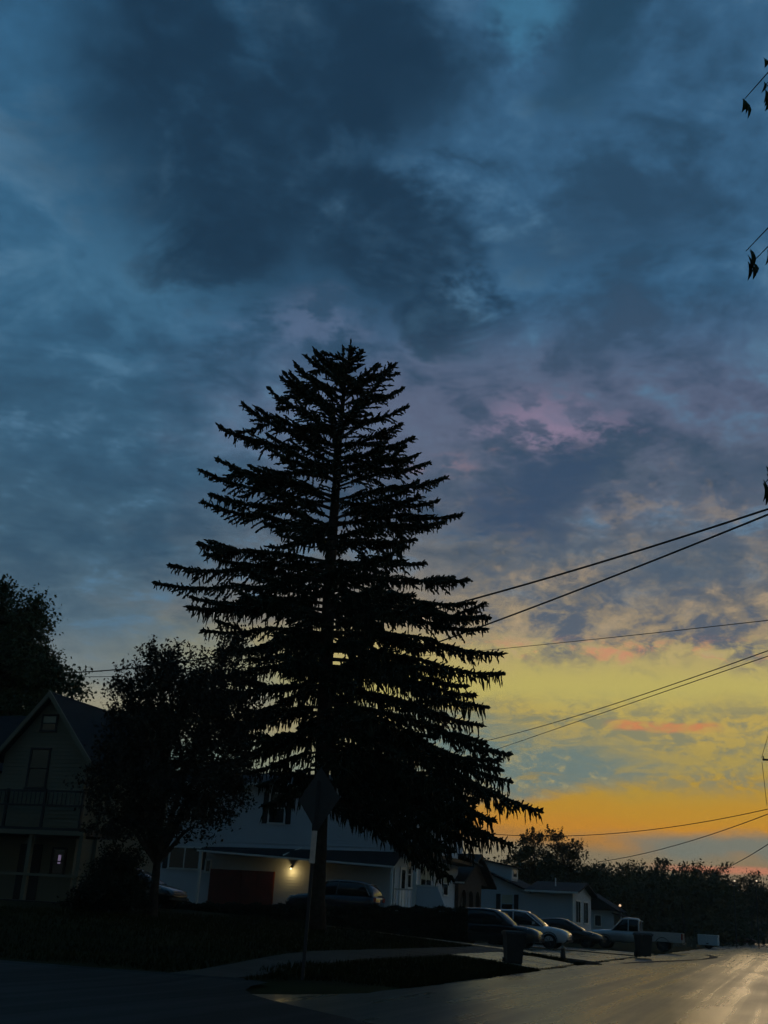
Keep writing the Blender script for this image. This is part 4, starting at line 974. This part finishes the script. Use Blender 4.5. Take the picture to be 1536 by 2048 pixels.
def trailer():
    p = px3(1418, 1897, 106); t = thing('box_trailer', 'small pale box trailer at the far left edge of the road', 'trailer', (p.x, p.y, gz(p.x, p.y)), RZ)
    MB().box(-.85, .85, -1.4, 1.4, .30, 1.12).build('box', 'blue_siding', t)
    MB().box(-.87, .87, -1.42, 1.42, 1.12, 1.17).build('roof', 'white_trim', t)
    for x in (-.84, .80): MB().box(x, x + .04, -1.43, -1.40, .30, 1.12).build('edge_trim', 'white_trim', t)
    MB().box(-.06, .06, -2.4, -1.4, .40, .48).build('drawbar', 'metal_grey', t)
    wheels(t, (0.0,), .33, .18, .98)
    f = thing('board_fence', 'short weathered board fence beside the pale box trailer', 'fence', (p.x - 2.0, p.y + 0.3, gz(p.x - 2, p.y)), RZ)
    for i in range(9): MB().box(-1.0 + i * .22, -.82 + i * .22, 0, .03, 0, .65 + .1 * (i % 3)).build('board', 'concrete', f)
    MB().box(-1.0, .96, .03, .08, .3, .4).build('rail', 'pole_wood', f)
trailer()

# ------------------------------------------------------------------ bins, sign, post
def bin_(label, x, y, rz, k=1.0, z=None):
    t = thing('wheeled_bin', label, 'bin', (x, y, gz(x, y) + 0.045), rz, 'bins put out along the road')
    if z is not None: t.location.z = z
    def sec(z, a, b_): return [(-a, -b_, z), (a, -b_, z), (a, b_, z), (-a, b_, z)]
    MB().loft([sec(.05, .22 * k, .25 * k), sec(.12, .24 * k, .27 * k), sec(.90 * k, .28 * k, .34 * k), sec(.90 * k, .31 * k, .37 * k), sec(.95 * k, .31 * k, .37 * k)]).build('body', 'bin_plastic', t)
    ld = MB().loft([sec(.955 * k, .32 * k, .38 * k), sec(1.0 * k, .31 * k, .37 * k), sec(1.035 * k, .24 * k, .30 * k)]).build('lid', 'bin_plastic', t)
    MB().tube([(-.26 * k, .37 * k, .93 * k), (-.26 * k, .45 * k, .93 * k), (.26 * k, .45 * k, .93 * k), (.26 * k, .37 * k, .93 * k)], .018, 6).build('handle', 'bin_plastic', t)
    for sg in (-1, 1):
        MB().loft([[(sg * q, .26 * k + .11 * math.cos(a * .628), .11 + .11 * math.sin(a * .628)) for a in range(10)] for q in (.22 * k, .28 * k)]).build('wheel', 'rubber', t)
p = px3(1026, 1935, 35.5); bin_('nearer black wheeled bin at the mouth of the driveway, before the black car', p.x, p.y, 0.08, 0.94, 0.05)
p = px3(1287, 1913, 56.5); bin_('farther black wheeled bin at the road edge in front of the pickup', p.x, p.y, 0.3, 1.05)
p = px3(1126, 1926, 43.5)
bed = MB(); gzz = max(0.0, p.z - 0.05)
bed.loft([[(p.x + q * 1.5 * math.cos(k * .524), p.y + q * 1.9 * math.sin(k * .524), gzz + z) for k in range(12)] for q, z in ((1.0, -0.02), (0.8, 0.07), (0.4, 0.12), (0.05, 0.14))])
o = bed.build('mulch_bed', 'soil', None, True); tag(o, 'low mound of dark soil round the short post between driveways', 'flower bed')
t = thing('marker_post', 'short dark post with a pale cap standing in the soil mound', 'post', (p.x, p.y, gzz + 0.06))
MB().loft([[(q * math.cos(k * .785), q * math.sin(k * .785), z) for k in range(8)] for q, z in ((.11, 0), (.10, .08), (.085, .30), (.07, .38))]).build('shaft', 'bin_plastic', t)
MB().loft([[(q * math.cos(k * .785), q * math.sin(k * .785), z) for k in range(8)] for q, z in ((.075, .38), (.075, .42), (.055, .47), (.02, .49))]).build('cap', 'concrete', t)

p = px3(604, 1965, 21.5); zb = gz(p.x, p.y)
t = thing('road_sign', 'grey diamond road sign seen edge on before the spruce trunk', 'road sign', (p.x, p.y, zb), 0)
top = px3(640, 1535, 21.5) - Vector((p.x, p.y, zb)); low_ = px3(632, 1663, 21.5) - Vector((p.x, p.y, zb))
leanx = top.x / top.z
MB().hexa([(-.03, -.03, -.3), (.03, -.03, -.3), (.03, .03, -.3), (-.03, .03, -.3), (top.x - .03, -.03, top.z - .25), (top.x + .03, -.03, top.z - .25), (top.x + .03, .03, top.z - .25), (top.x - .03, .03, top.z - .25)]).build('post', 'metal_grey', t)
h_ = (top.z - low_.z) / 2; cz = (top.z + low_.z) / 2; cx = leanx * cz
ang = rad(47)
def dia(y, sc): return [(cx + a * math.cos(ang) * sc + y * math.sin(ang), a * math.sin(ang) * sc * -1 - y * math.cos(ang), cz + b_ * sc) for a, b_ in
                        ((-h_, 0), (-h_ * .96, .03), (-.03, h_ * .96), (0, h_), (.03, h_ * .96), (h_ * .96, .03), (h_, 0), (h_ * .96, -.03), (.03, -h_ * .96), (0, -h_), (-.03, -h_ * .96), (-h_ * .96, -.03))]
MB().loft([dia(.040, 1.0), dia(.046, 1.0)]).build('plate', 'sign_back', t)
bo = MB()
for z in (cz - .3, cz + .3): bo.sphere((leanx * z + .05, -.035, z), .018, 6, 4)
bo.build('bolt', 'metal_grey', t)
zs0, zs1 = (px3(627, 1727, 21.5) - Vector((p.x, p.y, zb))).z, (px3(632, 1662, 21.5) - Vector((p.x, p.y, zb))).z
MB().hexa([(leanx * zs0 - .05, -.046, zs0), (leanx * zs0 + .05, -.046, zs0), (leanx * zs0 + .05, -.034, zs0), (leanx * zs0 - .05, -.034, zs0), (leanx * zs1 - .05, -.046, zs1), (leanx * zs1 + .05, -.046, zs1), (leanx * zs1 + .05, -.034, zs1), (leanx * zs1 - .05, -.034, zs1)]).build('reflector_strip', 'reflector', t)

# ------------------------------------------------------------------ hedge
def hedge():
    rng = np.random.default_rng(31)
    a, b_ = px3(262, 1842, 50.5), px3(930, 1852, 51.5)
    t = thing('hedge', 'low clipped dark hedge running along the lawn below the white house', 'hedge', (a.x, a.y, 0))
    d = Vector((b_.x - a.x, b_.y - a.y, 0)); Lh = d.length; d.normalize(); n = Vector((-d.y, d.x, 0))
    core = MB(); K = 30; rings = []
    for i in range(K + 1):
        q = d * (Lh * i / K); zz = gz(a.x + q.x, a.y + q.y)
        tp = (px3(262 + 668 * i / K, 1806 + 12 * i / K, 50.5 + i / K)).z - 0.12
        rings.append([tuple(q + n * o + Vector((0, 0, z))) for o, z in ((-.35, zz - .1), (-.38, tp - .15), (-.25, tp), (.25, tp), (.38, tp - .15), (.35, zz - .1))])
    core.loft(rings).build('branches', 'leaf_hedge', t)
    N = 26000; i = rng.uniform(0, 1, N); C = np.zeros((N, 3))
    face = rng.uniform(0, 1, N)
    for k in range(N):
        q = d * (Lh * i[k]); zz = gz(a.x + q.x, a.y + q.y); tp = (px3(262 + 668 * i[k], 1806 + 12 * i[k], 50.5 + i[k])).z
        if face[k] < 0.35: o, z = rng.uniform(-.42, .42), tp + rng.normal() * 0.05 - 0.04 + 0.05 * math.sin(i[k] * 90)
        else: o, z = (-.42 + rng.normal() * 0.04) * (1 if face[k] < 0.8 else -1), zz + (tp - zz) * rng.uniform(0, 1)
        if k % 16 == 0: e_ = (k // 16) % 2; q = d * (Lh * e_ + (0.05 if e_ else -0.05)); o = rng.uniform(-.4, .4); zz = gz(a.x + q.x, a.y + q.y); z = zz + (px3(262 + 668 * e_, 1806 + 12 * e_, 50.5 + e_).z - zz) * rng.uniform(0, 1)
        C[k] = tuple(q + n * o + Vector((0, 0, z)))
    link('foliage', leaves_mesh('foliage', C, 0.11, rng), 'leaf_hedge', t)
hedge()

# ------------------------------------------------------------------ poles and wires
def pole(label, x, y, h, arms, r=0.16, rz=0.0):
    t = thing('utility_pole', label, 'utility pole', (x, y, gz(x, y)), rz)
    MB().tube([(0, 0, -0.5), (0, 0, h * .5), (0, 0, h)], [r, r * .85, r * .65], 10).build('pole', 'pole_wood', t, True)
    for z, half in arms:
        a = MB().box(-half, half, -r - .10, -r + .02, z - .06, z + .06).build('crossarm', 'pole_wood', t)
        for k in (-.95, -.5, .5, .95):
            MB().loft([[(k * half + q * math.cos(j * 1.047), -r - .04 + q * math.sin(j * 1.047), zz) for j in range(6)] for q, zz in ((.05, z + .06), (.035, z + .14), (.06, z + .18), (.03, z + .26))]).build('insulator', 'metal_grey', a)
    MB().loft([[(.30 + .22 * math.cos(k * .785), -.1 + .22 * math.sin(k * .785), z) for k in range(8)] for z in (h * .62, h * .62 + .8)]).build('transformer', 'metal_grey', t)
    return t
FP = px3(1549, 1500, 80); NP = px3(1700, 975, 30)
pole('wooden utility pole with a crossarm at the right edge beyond the bins', FP.x, FP.y, 14.8 - gz(FP.x, FP.y), ((px3(1523, 1522, 80).z, 0.95),))
pole('wooden utility pole across the road just out of view at the right', NP.x, NP.y, 14.2, ((13.7, 1.1), (10.0, 0.8)), 0.18)
def wire(name, label, a, b_, sag, r, group='overhead wires'):
    a, b_ = Vector(a), Vector(b_); n = 40
    pts = [a.lerp(b_, i / n) - Vector((0, 0, sag * 4 * (i / n) * (1 - i / n))) for i in range(n + 1)]
    return tag(MB().tube(pts, r, 5).build(name, 'cable', None, True), label, 'wire', group)
wire('cable', 'upper of the two thick cables rising to the right past the spruce', px3(1700, 963, 30), px3(60, 1346, 72), 1.5, 0.036)
wire('cable', 'lower of the two thick cables rising to the right past the spruce', px3(1700, 962, 30), px3(610, 1373, 66), 0.3, 0.036)
wire('wire', 'thin faint wire crossing the mottled cloud above the yellow sky', px3(1700, 1222, 30), px3(700, 1322, 90), 0.15, 0.014)
wire('wire', 'upper of the paired wires slanting across the yellow sky', px3(1700, 1241, 31), px3(940, 1489, 76), 0.3, 0.018)
wire('wire', 'lower of the paired wires slanting across the yellow sky', px3(1700, 1256, 31), px3(960, 1510, 77), 0.0, 0.016)
wire('wire', 'sagging wire low over the orange sky ending at the spiky trees', px3(1549, 1615, 80), px3(960, 1666, 100), 0.9, 0.028)
wire('wire', 'wire falling from the far pole to the wooded skyline', px3(1549, 1623, 80), px3(1195, 1724, 116), 0.45, 0.030)
wire('wire', 'lowest wire dropping from the far pole to the hillside trees', px3(1549, 1680, 80), px3(1415, 1750, 160), 0.3, 0.034)
wire('wire', 'wire hanging down from the crossarm of the far pole', px3(1524, 1524, 79.9), px3(1534, 1612, 79.9), 0.0, 0.018)
wire('wire', 'stay running from the pole top down to the crossarm tip', px3(1540, 1458, 79.9), px3(1523, 1516, 79.9), 0.0, 0.018)
wire('wire', 'slack lower line glimpsed between the corner tree and the dark tree', px3(150, 1353, 62), px3(240, 1352, 60), 0.03, 0.018)

# far street lamps on the rise
for (u, v, lab) in ((1467, 1762, 'tiny lit street lamp on the wooded rise, nearer the red car'), (1511, 1762, 'tiny lit street lamp on the wooded rise at the right edge')):
    q = px3(u, v, 130); t = thing('street_lamp', lab, 'street lamp', (q.x, q.y, gz(q.x, q.y)), 0, 'far street lamps')
    hh = q.z - t.location.z
    MB().tube([(0, 0, -.2), (0, 0, hh - .1), (0, -.3, hh + .1)], [.07, .05, .04], 6).build('post', 'metal_grey', t)
    MB().sphere((0, -.35, hh), .11, 6, 4).build('lantern', 'bulb_dim', t, True)

# ------------------------------------------------------------------ roadside tree whose lowest twigs hang into view at the right
def roadside_tree():
    rng = np.random.default_rng(91); R = random.Random(91)
    bx_, by_ = 7.2, 9.5
    t = thing('roadside_tree', 'leaf tips of a roadside tree hanging into view at the right edge', 'tree', (bx_, by_, gz(bx_, by_)))
    o = Vector(t.location)
    MB().tube([(0, 0, -.3), (.1, 0, 2.5), (.2, .1, 5.5), (.1, .2, 8.5)], [.24, .2, .15, .08], 9).build('trunk', 'bark', t, True)
    lm = MB(); C = []
    spots = [(1490, 215, 9.0), (1531, 215, 9.0), (1529, 190, 9.2), (1492, 520, 9.0), (1504, 543, 9.0), (1536, 525, 9.1), (1529, 985, 9.0), (1534, 960, 9.1)]
    leaf = MB()
    def big_leaf(e, ln, wd, tilt):
        dn = Vector((tilt, 0.1, -1)).normalized(); sd = Vector((0.8, 0.5, 0)).normalized(); nn = dn.cross(sd)
        pts = []
        for q, w in ((0, .08), (.25, .8), (.5, 1.0), (.75, .65), (1.0, .02)):
            c = e + dn * (ln * q) + nn * (0.03 * math.sin(q * 3))
            pts.append((c - sd * wd * w + nn * .01 * w, c, c + sd * wd * w + nn * .01 * w))
        base_ = len(leaf.v)
        for a in pts: leaf.v += [tuple(x) for x in a]
        for i in range(4):
            for j in range(2): leaf.f.append((base_ + i * 3 + j, base_ + i * 3 + j + 1, base_ + i * 3 + j + 4, base_ + i * 3 + j + 3))
    for (u, v, Y) in spots:
        e = px3(u, v - 18, Y) - o
        a = e + Vector((R.uniform(.5, .8), R.uniform(0, .3), R.uniform(.5, .9))); k = Vector((.15, .1, min(8.2, max(2.4, a.z - .4))))
        lm.tube([tuple(k), tuple(k.lerp(a, .6) + Vector((0, 0, .25))), tuple(a), tuple(e.lerp(a, .4) + Vector((.05, 0, .05))), tuple(e)], [.035, .02, .010, .006, .004], 5)
        for j in range(3): big_leaf(e + Vector((R.uniform(-.03, .03), R.uniform(-.05, .05), R.uniform(-.01, .05))), R.uniform(.13, .21), R.uniform(.02, .036), R.uniform(-.25, .3))
        for j in range(26):
            q = e.lerp(a, R.uniform(.45, 1.0)) + Vector((R.uniform(.0, .5), R.uniform(-.3, .4), R.uniform(-.05, .4)))
            big_leaf(q, R.uniform(.12, .2), R.uniform(.02, .04), R.uniform(-.5, .5))
    for k in range(16):
        a = k * 2.4; q = Vector((1.6 + 1.2 * math.cos(a), 1.5 * math.sin(a), R.uniform(4.5, 9.5)))
        lm.tube([(.15, .1, q.z - 1.2), tuple(q * .6 + Vector((0, 0, q.z * .42))), tuple(q)], [.06, .04, .015], 5)
        for j in range(70): big_leaf(q + Vector((R.gauss(0.2, .5), R.gauss(0, .5), R.gauss(0, .4))), R.uniform(.1, .17), R.uniform(.02, .045), R.uniform(-.6, .6))
    lm.build('limbs', 'bark', t); leaf.build('crown', 'leaf_green', t)
roadside_tree()

# ------------------------------------------------------------------ grass along the verges and on the lawn
def grass():
    rng = np.random.default_rng(63); N = 70000; V = []
    S_ = 17.5 + 40 * rng.uniform(0, 1, N) ** 1.3; W_ = 14 * rng.uniform(0, 1, N) ** 1.7
    ok = ~((W_ > 2.6) & (W_ < 4.2)) & ~((S_ > 34) & (S_ < 40.8) & (W_ < 2.8)) & ~((S_ > 43.4) & (W_ < 10.8)) & ~((S_ < 20.3) & (W_ > 2.2)) & (W_ > 3.4 * np.clip(21.5 - S_, 0, 9) / 4)
    S_, W_ = S_[ok], W_[ok]; n = len(S_)
    P = np.array([sw(a, b, land(a, b)) for a, b in zip(S_, W_)])
    h = rng.uniform(0.05, 0.13, n); a = rng.uniform(0, 6.28, n); l = rng.normal(size=(n, 2)) * 0.03
    d = np.stack([np.cos(a), np.sin(a), np.zeros(n)], 1) * rng.uniform(0.008, 0.02, n)[:, None]
    T = P + np.stack([l[:, 0], l[:, 1], h], 1)
    V = np.stack([P - d, P + d, T], 1).reshape(-1, 3)
    o = link('grass', np_mesh('grass', V, np.arange(n * 3).reshape(n, 3)), 'lawn', kind='stuff')
    o['label'] = 'short dark lawn grass between the pavement and the hedge'; o['category'] = 'grass'
grass()

# thin evening haze
hz = MB().box(-420, 420, -40, 340, -1.2, 30).build('haze', None, None); hz['kind'] = 'stuff'
hm = bpy.data.materials.new('haze'); hm.use_nodes = True; nt = hm.node_tree; nt.nodes.clear()
pv_ = nt.nodes.new('ShaderNodeVolumePrincipled'); pv_.inputs['Density'].default_value = 0.00045; pv_.inputs['Color'].default_value = (0.90, 0.82, 0.66, 1); pv_.inputs['Anisotropy'].default_value = 0.2
mo = nt.nodes.new('ShaderNodeOutputMaterial'); nt.links.new(pv_.outputs[0], mo.inputs['Volume']); hz.data.materials.append(hm)
SC.cycles.volume_bounces = 0
